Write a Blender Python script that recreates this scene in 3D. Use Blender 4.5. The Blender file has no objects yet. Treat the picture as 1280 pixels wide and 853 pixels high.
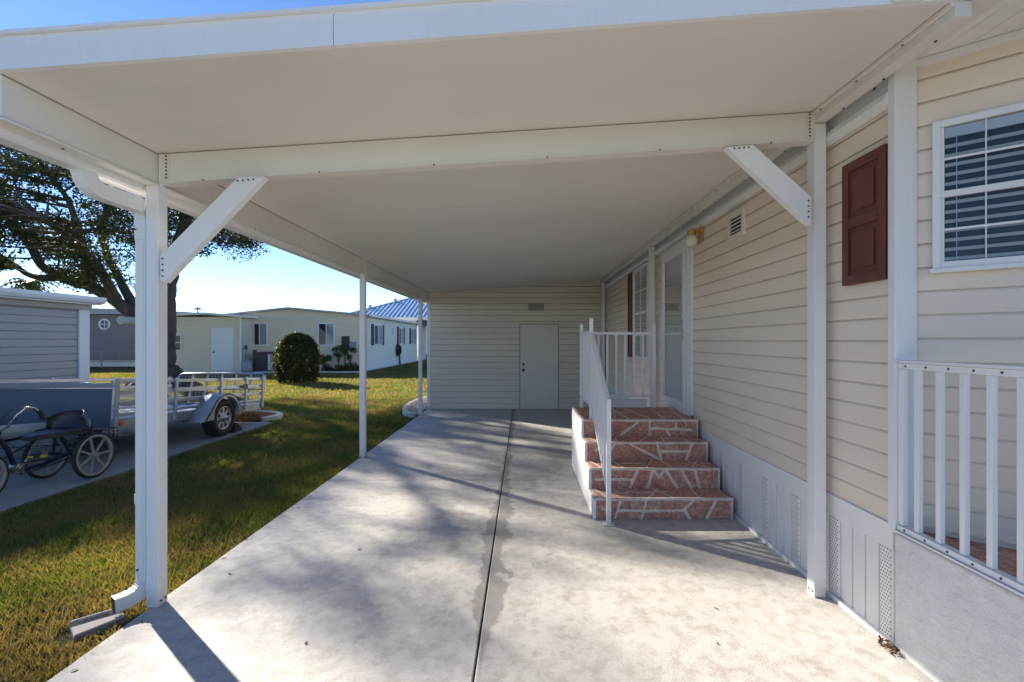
import bpy, bmesh, math, random
import numpy as np
from mathutils import Vector, Matrix
random.seed(7); rng = np.random.default_rng(7)
R = math.radians
sc = bpy.context.scene
COL = sc.collection
H = 1.62; F = 585.0; VX, VY = 654.0, 426.0
def at(px, py, d):
    return Vector(((px-VX)/F*d, d, H-(py-VY)/F*d))

# ------------------------------------------------------------------ helpers
BASE = {}
class MB:
    def __init__(s): s.v=[]; s.f=[]; s.mi=[]; s.sm=[]
    def face(s, pts, mi=0, sm=False):
        n=len(s.v); s.v += [tuple(p) for p in pts]; s.f.append(tuple(range(n,n+len(pts)))); s.mi.append(mi); s.sm.append(sm)
    def raw(s, vs, fs, mi=0, sm=False):
        n=len(s.v); s.v += [tuple(p) for p in vs]
        for f in fs: s.f.append(tuple(i+n for i in f)); s.mi.append(mi); s.sm.append(sm)
        return s
    def obox(s, c, ax, ay, az, mi=0):
        c=Vector(c); ax=Vector(ax); ay=Vector(ay); az=Vector(az)
        vs=[c+sx*ax+sy*ay+sz*az for sz in(-1,1) for sy in(-1,1) for sx in(-1,1)]
        fs=[(0,2,3,1),(4,5,7,6),(0,1,5,4),(2,6,7,3),(0,4,6,2),(1,3,7,5)]
        if ax.cross(ay).dot(az)<0: fs=[f[::-1] for f in fs]
        return s.raw(vs,fs,mi)
    def box(s,x0,x1,y0,y1,z0,z1,mi=0):
        return s.obox(((x0+x1)/2,(y0+y1)/2,(z0+z1)/2),((x1-x0)/2,0,0),(0,(y1-y0)/2,0),(0,0,(z1-z0)/2),mi)
    def bar(s,a,b,w,h,up=(0,0,1),mi=0):
        a=Vector(a);b=Vector(b);d=b-a; u=Vector(up); sx=d.cross(u).normalized(); uu=sx.cross(d).normalized()
        return s.obox((a+b)/2, d/2, sx*w/2, uu*h/2, mi)
    def tube(s, pts, rad, n=8, mi=0, cap=True, closed=False):
        pts=[Vector(p) for p in pts]; m=len(pts)
        rad=rad if hasattr(rad,'__len__') else [rad]*m
        vs=[]; prev=None
        for i,p in enumerate(pts):
            a=pts[(i-1)%m] if (closed or i>0) else pts[0]; b=pts[(i+1)%m] if (closed or i<m-1) else pts[-1]
            t=(b-a).normalized()
            if prev is None:
                prev=t.orthogonal().normalized()
            prev=(prev-t*prev.dot(t)).normalized(); q=t.cross(prev)
            for k in range(n):
                an=2*math.pi*k/n; vs.append(p+(prev*math.cos(an)+q*math.sin(an))*rad[i])
        fs=[]
        for i in range(m if closed else m-1):
            j=(i+1)%m
            for k in range(n):
                l=(k+1)%n; fs.append((i*n+k,i*n+l,j*n+l,j*n+k))
        s.raw(vs,fs,mi,True)
        if cap and not closed:
            s.face(vs[:n][::-1],mi); s.face(vs[-n:],mi)
        return s
    def cyl(s,a,b,r,n=16,mi=0,r2=None):
        return s.tube([a,b],[r,r if r2 is None else r2],n,mi)
    def lathe(s, o, axis, prof, n=24, mi=0, sm=True):
        o=Vector(o); ax=Vector(axis).normalized(); u=ax.orthogonal().normalized(); w=ax.cross(u)
        vs=[]; 
        for (r,h) in prof:
            for k in range(n):
                a=2*math.pi*k/n; vs.append(o+ax*h+(u*math.cos(a)+w*math.sin(a))*r)
        fs=[(i*n+k,i*n+(k+1)%n,(i+1)*n+(k+1)%n,(i+1)*n+k) for i in range(len(prof)-1) for k in range(n)]
        return s.raw(vs,fs,mi,sm)
    def prism(s, poly, ext, mi=0):
        poly=[Vector(p) for p in poly]; e=Vector(ext); n=len(poly)
        nrm=sum(((poly[i]-poly[0]).cross(poly[(i+1)%n]-poly[0]) for i in range(1,n)),Vector())
        if nrm.dot(e)>0: poly=poly[::-1]
        s.face(poly,mi); s.face([p+e for p in poly[::-1]],mi)
        for i in range(n):
            a,b=poly[i],poly[(i+1)%n]; s.face([a,a+e,b+e,b],mi)
        return s
    def sphere(s,c,r,mi=0,n=16,sc_=(1,1,1)):
        prof=[(math.sin(math.pi*i/n)*r+1e-5, -math.cos(math.pi*i/n)*r) for i in range(n+1)]
        k=len(s.v); s.lathe((0,0,0),(0,0,1),prof,2*n,mi)
        for i in range(k,len(s.v)):
            p=s.v[i]; s.v[i]=(c[0]+p[0]*sc_[0],c[1]+p[1]*sc_[1],c[2]+p[2]*sc_[2])
        return s
    def siding(s, p0, p1, z0, z1, e=.122, n=(-1,0,0), out=.0105, mi=0):
        p0=Vector((p0[0],p0[1],0)); p1=Vector((p1[0],p1[1],0)); n=Vector(n); z=z0
        while z<z1-1e-4:
            zt=min(z+e,z1); k=(zt-z)/e
            up=Vector((0,0,1))
            a=p0+n*out+up*z; b=p1+n*out+up*z; r=.012*min(1,k)
            lip=p0+n*(out+.001)+up*(z+r); lip2=p1+n*(out+.001)+up*(z+r)
            c=p1+n*(out*(1-k)+.001)+up*zt; d=p0+n*(out*(1-k)+.001)+up*zt
            cv=.007; q0=p0+n*(out-.0018)+up*z; q1=p1+n*(out-.0018)+up*z; w0=p0-n*.004; w1=p1-n*.004
            s.face([q0,q1,b,a],mi); s.face([a,b,lip2,lip],mi); zk=z+(zt-z)*.88; m0=p0+n*(out*.9)+up*zk; m1=p1+n*(out*.9)+up*zk
            if k<.95: m0=lip+(d-lip)*.5; m1=lip2+(c-lip2)*.5
            s.face([lip,lip2,m1,m0],mi); s.face([m0,m1,c,d],mi)
            s.face([q0+up*cv,q1+up*cv,q1,q0],mi); s.face([w0+up*(z+cv),w1+up*(z+cv),q1+up*cv,q0+up*cv],mi); s.face([w0+up*(z-.001),w1+up*(z-.001),w1+up*(z+cv),w0+up*(z+cv)],mi)
            z=zt
        return s
    def build(s,name,mats,parent=None,bevel=0,xf=None,recalc=False):
        me=bpy.data.meshes.new(name); 
        b=Vector((0,0,0)); p=parent
        while p is not None:
            if p in BASE: b=BASE[p]; break
            p=p.parent
        vs=[Vector(v) for v in s.v]
        if xf: vs=[xf@v for v in vs]
        me.from_pydata([tuple(v-b) for v in vs],[],s.f)
        if not isinstance(mats,(list,tuple)): mats=[mats]
        for m in mats: me.materials.append(m)
        me.polygons.foreach_set('material_index',s.mi); me.polygons.foreach_set('use_smooth',s.sm)
        if recalc:
            bm=bmesh.new(); bm.from_mesh(me); bmesh.ops.remove_doubles(bm,verts=bm.verts,dist=1e-5); bmesh.ops.recalc_face_normals(bm,faces=bm.faces); bm.to_mesh(me); bm.free()
        me.update()
        o=bpy.data.objects.new(name,me); COL.objects.link(o)
        if parent is not None: o.parent=parent
        if bevel:
            w=o.modifiers.new('Bevel','BEVEL'); w.width=bevel; w.segments=2; w.limit_method='ANGLE'; w.angle_limit=R(40)
        return o
def npmesh(name, V, Fc, n, mats, parent=None, smooth=False):
    """V (N,3) verts, Fc (M,n) faces"""
    b=Vector((0,0,0)); p=parent
    while p is not None:
        if p in BASE: b=BASE[p]; break
        p=p.parent
    me=bpy.data.meshes.new(name); V=V-np.array(b)
    me.vertices.add(len(V)); me.vertices.foreach_set('co',V.astype(np.float32).ravel())
    me.loops.add(Fc.size); me.loops.foreach_set('vertex_index',Fc.astype(np.int32).ravel())
    me.polygons.add(len(Fc)); me.polygons.foreach_set('loop_start',np.arange(0,Fc.size,n,dtype=np.int32))
    try: me.polygons.foreach_set('loop_total',np.full(len(Fc),n,dtype=np.int32))
    except Exception: pass
    me.update(calc_edges=True); me.validate()
    for m in (mats if isinstance(mats,(list,tuple)) else [mats]): me.materials.append(m)
    o=bpy.data.objects.new(name,me); COL.objects.link(o)
    if parent is not None: o.parent=parent
    return o
def tag(o,label,cat,group=None,kind=None):
    if label: o['label']=label
    if cat: o['category']=cat
    if group: o['group']=group
    if kind: o['kind']=kind
    return o
def thing(name,loc,label,cat,group=None):
    o=bpy.data.objects.new(name,None); COL.objects.link(o); o.location=loc; BASE[o]=Vector(loc); o.empty_display_size=.1
    return tag(o,label,cat,group)
def struct(o): o['kind']='structure'; return o

# ------------------------------------------------------------------ materials
def newmat(name):
    m=bpy.data.materials.new(name); m.use_nodes=True; nt=m.node_tree; nt.nodes.clear()
    out=nt.nodes.new('ShaderNodeOutputMaterial'); bs=nt.nodes.new('ShaderNodeBsdfPrincipled'); nt.links.new(bs.outputs[0],out.inputs[0])
    return m,nt,bs,out
def N(nt,t,**k):
    n=nt.nodes.new(t)
    for a,b in k.items(): setattr(n,a,b)
    return n
def noise(nt,vec,scale,detail=4,rough=.55,dist=0):
    n=N(nt,'ShaderNodeTexNoise'); n.inputs['Scale'].default_value=scale; n.inputs['Detail'].default_value=detail; n.inputs['Roughness'].default_value=rough; n.inputs['Distortion'].default_value=dist
    nt.links.new(vec,n.inputs['Vector']); return n.outputs[0]
def ramp(nt,fac,stops):
    r=N(nt,'ShaderNodeValToRGB'); e=r.color_ramp.elements
    while len(e)<len(stops): e.new(.5)
    for i,(p,c) in enumerate(stops):
        e[i].position=p; e[i].color=(*c,1) if len(c)==3 else c
    nt.links.new(fac,r.inputs[0]); return r.outputs[0]
def g(v): return (v,v,v)
def mixc(nt,a,b,fac,mode='MIX'):
    m=N(nt,'ShaderNodeMix',data_type='RGBA',blend_type=mode)
    for sck,v in ((m.inputs[0],fac),(m.inputs[6],a),(m.inputs[7],b)):
        if isinstance(v,(int,float)): sck.default_value=v
        elif isinstance(v,tuple): sck.default_value=(*v,1)
        else: nt.links.new(v,sck)
    return m.outputs[2]
def mth(nt,op,a,b=0.0,c=None):
    m=N(nt,'ShaderNodeMath',operation=op)
    for i,v in enumerate((a,b,c)):
        if v is None: continue
        if isinstance(v,(int,float)): m.inputs[i].default_value=v
        else: nt.links.new(v,m.inputs[i])
    return m.outputs[0]
def geo(nt): return N(nt,'ShaderNodeNewGeometry').outputs['Position']
def scaled(nt,vec,s):
    m=N(nt,'ShaderNodeVectorMath',operation='MULTIPLY'); nt.links.new(vec,m.inputs[0]); m.inputs[1].default_value=s; return m.outputs[0]
def bump(nt,bs,h,strength=.3,dist=.005):
    b=N(nt,'ShaderNodeBump'); b.inputs['Strength'].default_value=strength; b.inputs['Distance'].default_value=dist
    nt.links.new(h,b.inputs['Height']); nt.links.new(b.outputs[0],bs.inputs['Normal'])
def simple(name,col,rough=.5,metal=0,var=.12,scale=3,bmp=0,bscale=60,stretch=(1,1,1),spec=.5):
    m,nt,bs,_=newmat(name); p=scaled(nt,geo(nt),stretch)
    n=noise(nt,p,scale,6,.6)
    dark=tuple(c*(1-var) for c in col); lite=tuple(min(1,c*(1+var*.5)) for c in col)
    nt.links.new(ramp(nt,n,[(.3,dark),(.7,lite)]),bs.inputs['Base Color'])
    nt.links.new(ramp(nt,noise(nt,p,scale*4,3),[(.3,g(max(0,rough-.08))),(.7,g(min(1,rough+.1)))]),bs.inputs['Roughness'])
    bs.inputs['Metallic'].default_value=metal; bs.inputs['Specular IOR Level'].default_value=spec
    if bmp: bump(nt,bs,noise(nt,p,bscale,4),bmp,.004)
    return m
M={}
def m_paint(name,col,rough=.38):
    m,nt,bs,_=newmat(name); p=geo(nt)
    c=ramp(nt,noise(nt,p,1.7,6,.6),[(.3,tuple(v*.95 for v in col)),(.7,col)])
    st=ramp(nt,noise(nt,scaled(nt,p,(1,1,.07)),34,5,.7),[(.28,(.84,.82,.79)),(.5,(1,1,1))])
    c=mixc(nt,c,st,.25,'MULTIPLY')
    sp=ramp(nt,noise(nt,p,55,4,.8),[(.22,(.55,.5,.45)),(.30,(1,1,1))]); c=mixc(nt,c,sp,.35,'MULTIPLY')
    sx=N(nt,'ShaderNodeSeparateXYZ'); nt.links.new(p,sx.inputs[0])
    hgt=N(nt,'ShaderNodeMapRange',clamp=True); nt.links.new(mth(nt,'ADD',sx.outputs[2],mth(nt,'MULTIPLY',noise(nt,p,11,5,.7),-.22)),hgt.inputs[0])
    for i,v in zip((1,2,3,4),(-.10,.03,.45,0)): hgt.inputs[i].default_value=v
    c=mixc(nt,c,(.40,.35,.29),hgt.outputs[0])
    nt.links.new(c,bs.inputs['Base Color'])
    nt.links.new(ramp(nt,noise(nt,p,7,4),[(.3,g(rough-.06)),(.7,g(rough+.14))]),bs.inputs['Roughness'])
    bump(nt,bs,noise(nt,p,9,4),.10,.01); return m
M['white']=m_paint('white_paint',(.82,.81,.80))
M['fascia']=m_paint('fascia_paint',(.83,.82,.81),.36)
M['soffit']=simple('soffit_paint',(.75,.715,.66),.42,0,.08,1.1,.08,6,(.35,1,1))
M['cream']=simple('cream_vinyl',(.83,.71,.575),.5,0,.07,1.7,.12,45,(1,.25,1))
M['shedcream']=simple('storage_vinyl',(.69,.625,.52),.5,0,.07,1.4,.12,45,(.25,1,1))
M['skirt']=simple('skirting_vinyl',(.84,.82,.785),.5,0,.08,2.4,.05,30)
M['door']=simple('pale_door',(.66,.635,.56),.5,0,.05,2,.03,20)
M['dark']=simple('dark_metal',(.03,.03,.032),.4,0,.3,8)
M['black']=simple('black_rubber',(.02,.02,.021),.7,0,.4,14,.2,80)
M['screw']=simple('screw_head',(.09,.07,.06),.5,.6,.3,60)
M['maroon']=simple('maroon_shutter',(.135,.036,.026),.45,0,.25,5,.1,60,(1,1,.25))
M['alu']=simple('aluminium',(.50,.51,.53),.38,.75,.12,3,.05,30)
M['alu2']=simple('galvanised_steel',(.44,.46,.49),.42,.65,.2,6,.04,40)
M['bluepanel']=simple('blue_board',(.12,.14,.185),.5,0,.2,2,.08,20)
M['grey_siding']=simple('grey_vinyl',(.39,.375,.36),.5,0,.07,2,.1,30,(.3,1,1))
M['taupe']=simple('taupe_vinyl',(.24,.20,.20),.55,0,.08,.7,.05,20)
M['yellow']=simple('pale_yellow_vinyl',(.78,.67,.50),.5,0,.07,.6,.06,20)
M['whitehouse']=simple('white_vinyl',(.80,.76,.66),.5,0,.04,.6,.05,20)
M['roofgrey']=simple('grey_roof',(.42,.43,.44),.6,0,.1,2)
M['bluemetal']=simple('blue_metal_roof',(.27,.42,.62),.35,.1,.06,1)
M['bluerib_lit']=simple('blue_roof_rib_lit',(.55,.66,.78),.35,.1,.06,1)  # paler copy of the roof blue, paints glancing sun onto the ribs
M['frame']=simple('window_frame',(.80,.79,.78),.4,0,.04,4)
M['dkframe']=simple('black_shutter',(.03,.035,.05),.5,0,.2,6)
M['blind']=simple('blind_slat',(.62,.62,.62),.5,0,.06,6)
M['winback']=simple('unlit_room_backing',(.022,.028,.042),.6,0,.5,2.5)  # near-black colour standing in for the shade of an unlit room
M['curtain']=simple('curtain_cloth',(.50,.50,.53),.8,0,.25,9,0,1,(5,5,.4))
M['doorback']=simple('inner_door',(.60,.60,.58),.6,0,.06,1.5)
M['brass']=simple('brass',(.62,.42,.16),.35,.8,.15,20)
M['tan']=simple('vent_plastic',(.78,.74,.64),.5,0,.06,20)
M['ventgrey']=simple('vent_louvre',(.34,.32,.28),.5,0,.15,20)
M['bark']=simple('oak_bark',(.10,.078,.06),.9,0,.5,5,1.0,22,(1,1,.35))
M['terracotta']=simple('terracotta',(.30,.10,.05),.8,0,.2,20)
M['stonew']=simple('edging_stone',(.58,.56,.52),.9,0,.25,9,.5,60)
M['rock']=simple('white_gravel',(.55,.52,.47),.9,0,.35,25,.4,90)
M['straw']=simple('straw_mulch',(.42,.22,.10),.9,0,.4,30)
M['acbrown']=simple('maroon_cabinet',(.09,.045,.05),.6,0,.2,4)
M['greybox']=simple('meter_box',(.30,.33,.35),.5,.2,.1,8)
M['red']=simple('red_paint',(.28,.03,.03),.5,0,.2,10)
M['orange']=simple('orange_lens',(.75,.13,.02),.25,0,.1,20)
M['yel']=simple('yellow_reflector',(.65,.50,.02),.3,0,.1,20)
M['bluetube']=simple('navy_frame_paint',(.018,.026,.05),.35,.2,.2,12)
M['beige']=simple('mag_wheel_plastic',(.33,.29,.255),.6,0,.15,14)
M['chrome']=simple('chrome',(.6,.58,.56),.22,.9,.1,20)
M['seat']=simple('vinyl_seat',(.035,.035,.04),.42,0,.3,8,.15,120)
M['seattop']=simple('grey_seat_top',(.12,.12,.14),.5,0,.3,8,.15,120)  # lighter grey on the seat's upper faces
M['dirt']=simple('brown_leaf',(.16,.07,.03),.9,0,.4,40)
M['grout']=simple('grout',(.72,.63,.54),.9,0,.22,20,.3,120)
def m_plaster():
    m,nt,bs,_=newmat('stucco_white'); p=geo(nt)
    c=ramp(nt,noise(nt,p,2.2,6,.6),[(.3,(.82,.79,.76)),(.7,(.89,.87,.84))])
    spot=ramp(nt,noise(nt,p,38,6,.75,1.2),[(.25,(.50,.46,.42)),(.33,(1,1,1))])
    nt.links.new(mixc(nt,c,spot,1.0,'MULTIPLY'),bs.inputs['Base Color']); bs.inputs['Roughness'].default_value=.85
    h=noise(nt,p,13,8,.72,.3); bump(nt,bs,h,.9,.03); return m
M['stucco']=m_plaster()
def m_concrete():
    m,nt,bs,_=newmat('concrete'); p=geo(nt)
    big=noise(nt,p,.9,6,.6,.3); mid=noise(nt,p,5,6,.65,.3); fine=noise(nt,p,90,3,.6)
    c=ramp(nt,big,[(.28,(.455,.438,.415)),(.5,(.495,.478,.456)),(.75,(.53,.512,.49))])
    c=mixc(nt,c,ramp(nt,mid,[(.28,(.80,.79,.78)),(.52,(1,1,1)),(.8,(1.04,1.03,1.02))]),.38,'MULTIPLY')
    c=mixc(nt,c,ramp(nt,fine,[(.3,g(.82)),(.6,g(1.05))]),.6,'MULTIPLY')
    # pits and dark specks
    sp=ramp(nt,noise(nt,p,26,5,.8,.5),[(.25,g(.45)),(.34,g(1))])
    c=mixc(nt,c,sp,.3,'MULTIPLY')
    # broom swirls
    sx=N(nt,'ShaderNodeSeparateXYZ'); nt.links.new(p,sx.inputs[0]); X,Y=sx.outputs[0],sx.outputs[1]
    # damp stain that follows the joint, own ragged outline
    wob=noise(nt,scaled(nt,p,(1,1,1)),2.4,5,.65); wob2=noise(nt,p,9,4,.6)
    dx=mth(nt,'ABSOLUTE',mth(nt,'ADD',X,.215))
    wid=mth(nt,'ADD',mth(nt,'MULTIPLY',wob,.34),mth(nt,'MULTIPLY',wob2,.16)); wid=mth(nt,'SUBTRACT',wid,.15)
    prof=N(nt,'ShaderNodeMapRange',clamp=True); nt.links.new(Y,prof.inputs[0])
    for i,v in zip((1,2,3,4),(2.3,3.1,0,1)): prof.inputs[i].default_value=v
    prof2=N(nt,'ShaderNodeMapRange',clamp=True); nt.links.new(Y,prof2.inputs[0])
    for i,v in zip((1,2,3,4),(4.55,5.5,1,.45)): prof2.inputs[i].default_value=v
    wid=mth(nt,'MULTIPLY',wid,mth(nt,'MULTIPLY',prof.outputs[0],prof2.outputs[0]))
    e=N(nt,'ShaderNodeMapRange',clamp=True); nt.links.new(mth(nt,'SUBTRACT',dx,wid),e.inputs[0])
    for i,v in zip((1,2,3,4),(-.012,.012,.0,1)): e.inputs[i].default_value=v
    stain=ramp(nt,e.outputs[0],[(0,(.56,.565,.57)),(1,(1,1,1))])
    c=mixc(nt,c,stain,1.0,'MULTIPLY')
    # worn rusty patch near the house wall
    patch=N(nt,'ShaderNodeVectorMath',operation='DISTANCE'); nt.links.new(p,patch.inputs[0]); patch.inputs[1].default_value=(1.35,2.45,0)
    pm=N(nt,'ShaderNodeMapRange',clamp=True); nt.links.new(mth(nt,'ADD',patch.outputs[0],mth(nt,'MULTIPLY',mid,1.2)),pm.inputs[0])
    for i,v in zip((1,2,3,4),(.85,1.6,1,0)): pm.inputs[i].default_value=v
    pf=mth(nt,'MULTIPLY',pm.outputs[0],ramp(nt,noise(nt,p,12,6,.7),[(.44,g(0)),(.6,g(.6))]))
    c=mixc(nt,c,(.27,.23,.19),pf)
    nt.links.new(c,bs.inputs['Base Color']); 
    nt.links.new(ramp(nt,mid,[(.3,g(.6)),(.7,g(.85))]),bs.inputs['Roughness']); bs.inputs['Specular IOR Level'].default_value=.35
    h=mth(nt,'ADD',mth(nt,'MULTIPLY',fine,.5),noise(nt,p,22,6,.7)); bump(nt,bs,h,.35,.006)
    return m
M['concrete']=m_concrete()
def m_drive():
    m,nt,bs,_=newmat('old_concrete'); p=geo(nt)
    c=ramp(nt,noise(nt,p,1.3,6,.65),[(.3,(.27,.25,.225)),(.7,(.39,.365,.33))])
    c=mixc(nt,c,ramp(nt,noise(nt,p,60,3),[(.3,g(.8)),(.7,g(1.1))]),.7,'MULTIPLY')
    nt.links.new(c,bs.inputs['Base Color']); bs.inputs['Roughness'].default_value=.85; bump(nt,bs,noise(nt,p,40,5),.3,.006); return m
M['drive']=m_drive()
def m_stone():
    m,nt,bs,_=newmat('red_flagstone'); p=geo(nt)
    v=N(nt,'ShaderNodeTexVoronoi'); v.inputs['Scale'].default_value=4.2; nt.links.new(p,v.inputs['Vector'])
    hs=N(nt,'ShaderNodeSeparateColor'); nt.links.new(v.outputs['Color'],hs.inputs[0])
    c=ramp(nt,hs.outputs[0],[(0,(.43,.205,.155)),(.5,(.49,.265,.20)),(1,(.45,.30,.225))])
    c=mixc(nt,c,ramp(nt,noise(nt,p,34,6,.75),[(.3,(.40,.36,.36)),(.5,(1.05,1.05,1.05)),(.70,(1.8,1.75,1.7))]),.95,'MULTIPLY')
    c=mixc(nt,c,ramp(nt,noise(nt,p,120,3,.7),[(.35,g(.6)),(.65,g(1.25))]),.6,'MULTIPLY')
    nt.links.new(c,bs.inputs['Base Color']); bs.inputs['Roughness'].default_value=.75
    bump(nt,bs,noise(nt,p,45,6,.7),.7,.008); return m
M['stone']=m_stone()
def m_ground():
    m,nt,bs,_=newmat('lawn_soil'); p=geo(nt)
    a=noise(nt,p,.55,6,.65,.4); b=noise(nt,p,14,5,.7)
    c=ramp(nt,a,[(.30,(.12,.085,.045)),(.45,(.09,.085,.035)),(.7,(.075,.09,.03))])
    c=mixc(nt,c,ramp(nt,b,[(.3,g(.55)),(.7,g(1.35))]),.8,'MULTIPLY')
    nt.links.new(c,bs.inputs['Base Color']); bs.inputs['Roughness'].default_value=1; bs.inputs['Specular IOR Level'].default_value=.1
    bump(nt,bs,noise(nt,p,30,6,.75),1,.04); return m
M['ground']=m_ground()
def m_leaf(name,stops,patch=None,trans=.35,dry=None,dryscale=.8,drypos=(.36,.5),drypatch=None):
    m,nt,bs,out=newmat(name)
    gn=N(nt,'ShaderNodeNewGeometry'); c=ramp(nt,gn.outputs['Random Per Island'],stops)
    if dry:
        n=noise(nt,gn.outputs['Position'],dryscale,5,.65,.3)
        f=ramp(nt,n,[(drypos[0],g(1)),(drypos[1],g(0))])
        if drypatch:
            dd=N(nt,'ShaderNodeVectorMath',operation='DISTANCE'); nt.links.new(gn.outputs['Position'],dd.inputs[0]); dd.inputs[1].default_value=drypatch[:3]
            mr=N(nt,'ShaderNodeMapRange',clamp=True); nt.links.new(mth(nt,'ADD',dd.outputs['Value'],mth(nt,'MULTIPLY',n,.5)),mr.inputs[0])
            for i,v in zip((1,2,3,4),(drypatch[3],drypatch[3]+.35,1.1,0)): mr.inputs[i].default_value=v
            f=mth(nt,'MAXIMUM',f,mr.outputs[0])
        rnd=N(nt,'ShaderNodeTexWhiteNoise',noise_dimensions='1D'); nt.links.new(gn.outputs['Random Per Island'],rnd.inputs['W'])
        f2=mth(nt,'LESS_THAN',rnd.outputs[0],mth(nt,'ADD',mth(nt,'MULTIPLY',f,.75),.07))
        c=mixc(nt,c,dry,f2)
    bs.inputs['Roughness'].default_value=.55; bs.inputs['Specular IOR Level'].default_value=.3
    nt.links.new(c,bs.inputs['Base Color'])
    t=N(nt,'ShaderNodeBsdfTranslucent'); nt.links.new(mixc(nt,c,(1.6,1.5,.5),1.0,'MULTIPLY'),t.inputs[0])
    mx=N(nt,'ShaderNodeMixShader'); mx.inputs[0].default_value=trans
    nt.links.new(bs.outputs[0],mx.inputs[1]); nt.links.new(t.outputs[0],mx.inputs[2]); nt.links.new(mx.outputs[0],out.inputs[0]); return m
M['grass']=m_leaf('grass_blade',[(0,(.075,.11,.03)),(.5,(.115,.15,.042)),(.88,(.17,.19,.06)),(1,(.26,.22,.10))],trans=.45,dry=(.25,.185,.105),dryscale=.75,drypos=(.40,.55),drypatch=(-2.62,2.55,0,.62))
M['oakleaf']=m_leaf('oak_leaf',[(0,(.024,.036,.012)),(.6,(.042,.055,.018)),(1,(.07,.068,.028))],trans=.3)
M['bushleaf']=m_leaf('hedge_leaf',[(0,(.02,.035,.008)),(.55,(.038,.055,.012)),(.9,(.075,.085,.02)),(1,(.12,.10,.03))],trans=.3)
M['palmleaf']=m_leaf('palm_leaf',[(0,(.05,.07,.025)),(1,(.09,.10,.04))],trans=.3)
M['plantleaf']=m_leaf('pot_plant_leaf',[(0,(.035,.07,.02)),(1,(.08,.11,.035))],trans=.3)
M['rockbits']=M['rock']
def m_glass(name='window_glass',tint=(.9,.95,1.0),gl=.0):
    m,nt,bs,out=newmat(name); nt.nodes.remove(bs)
    t=N(nt,'ShaderNodeBsdfTransparent'); t.inputs[0].default_value=(*tint,1)
    gg=N(nt,'ShaderNodeBsdfGlossy'); gg.inputs['Roughness'].default_value=.03; gg.inputs[0].default_value=(1,1,1,1)
    fr=N(nt,'ShaderNodeFresnel'); fr.inputs[0].default_value=1.5
    f=mth(nt,'ADD',mth(nt,'MULTIPLY',fr.outputs[0],.75),gl)
    mx=N(nt,'ShaderNodeMixShader'); nt.links.new(f,mx.inputs[0]); nt.links.new(t.outputs[0],mx.inputs[1]); nt.links.new(gg.outputs[0],mx.inputs[2]); nt.links.new(mx.outputs[0],out.inputs[0]); return m
M['glass']=m_glass(gl=.0)
def m_perf():
    m,nt,bs,_=newmat('perforated_vinyl'); p=geo(nt); sx=N(nt,'ShaderNodeSeparateXYZ'); nt.links.new(p,sx.inputs[0])
    row=mth(nt,'FLOOR',mth(nt,'DIVIDE',sx.outputs[2],.019))
    yy=mth(nt,'ADD',mth(nt,'DIVIDE',sx.outputs[1],.0175),mth(nt,'MULTIPLY',mth(nt,'MODULO',row,2.0),.5))
    u=mth(nt,'SUBTRACT',mth(nt,'FRACT',yy),.5); v=mth(nt,'SUBTRACT',mth(nt,'FRACT',mth(nt,'DIVIDE',sx.outputs[2],.019)),.5)
    d=mth(nt,'ADD',mth(nt,'MULTIPLY',u,u),mth(nt,'MULTIPLY',v,v)); f=mth(nt,'LESS_THAN',d,.062)
    nt.links.new(mixc(nt,(.84,.82,.785),(.16,.15,.14),f),bs.inputs['Base Color']); bs.inputs['Roughness'].default_value=.5; return m
M['perf']=m_perf()

# ------------------------------------------------------------------ ground
mb=MB(); mb.face([(-400,-60,-.045),(400,-60,-.045),(400,700,-.045),(-400,700,-.045)])
tag(struct(mb.build('ground',M['ground'])),'level lawn soil reaching out under the park of homes','ground')
SLAB_L=-2.27; JX=-.238
mb=MB()
for (x0,x1) in ((SLAB_L,JX-.005),(JX+.005,2.3)):
    for (y0,y1) in ((-7,.9),(.907,5.45),(5.457,9.98),(9.987,11.6)):
        mb.box(x0,x1,y0,y1,-.12,0)
tag(struct(mb.build('carport_pavement',M['concrete'],bevel=.006)),'pale concrete carport floor with a long dark centre joint','pavement')
mb=MB(); mb.box(-8.3,-5.0,-6,1.2,-.1,.0); mb.box(-8.3,-5.0,1.21,5.1,-.1,.0); mb.box(-8.3,-5.0,5.11,9.35,-.1,.0)
tag(struct(mb.build('driveway',M['drive'],bevel=.01)),'weathered concrete driveway under the trailer across the lawn','driveway')

# grass blades
def blades(xs,ys,hmin,hmax,w):
    n=len(xs); th=rng.uniform(0,2*np.pi,n); h=rng.uniform(hmin,hmax,n); ln=rng.uniform(.2,1.0,n)*h; ww=w*rng.uniform(.6,1.3,n)
    th2=rng.uniform(0,2*np.pi,n)
    c,s=np.cos(th),np.sin(th); lx,ly=np.cos(th2)*ln,np.sin(th2)*ln
    z0=np.full(n,-.05)
    P=np.empty((n,5,3))
    P[:,0]=np.stack([xs-c*ww,ys-s*ww,z0],1); P[:,1]=np.stack([xs+c*ww,ys+s*ww,z0],1)
    P[:,2]=np.stack([xs+c*ww*.8+lx*.4,ys+s*ww*.8+ly*.4,z0+h*.6],1); P[:,3]=np.stack([xs-c*ww*.8+lx*.4,ys-s*ww*.8+ly*.4,z0+h*.6],1)
    P[:,4]=np.stack([xs+lx,ys+ly,z0+h],1)
    return P
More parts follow.
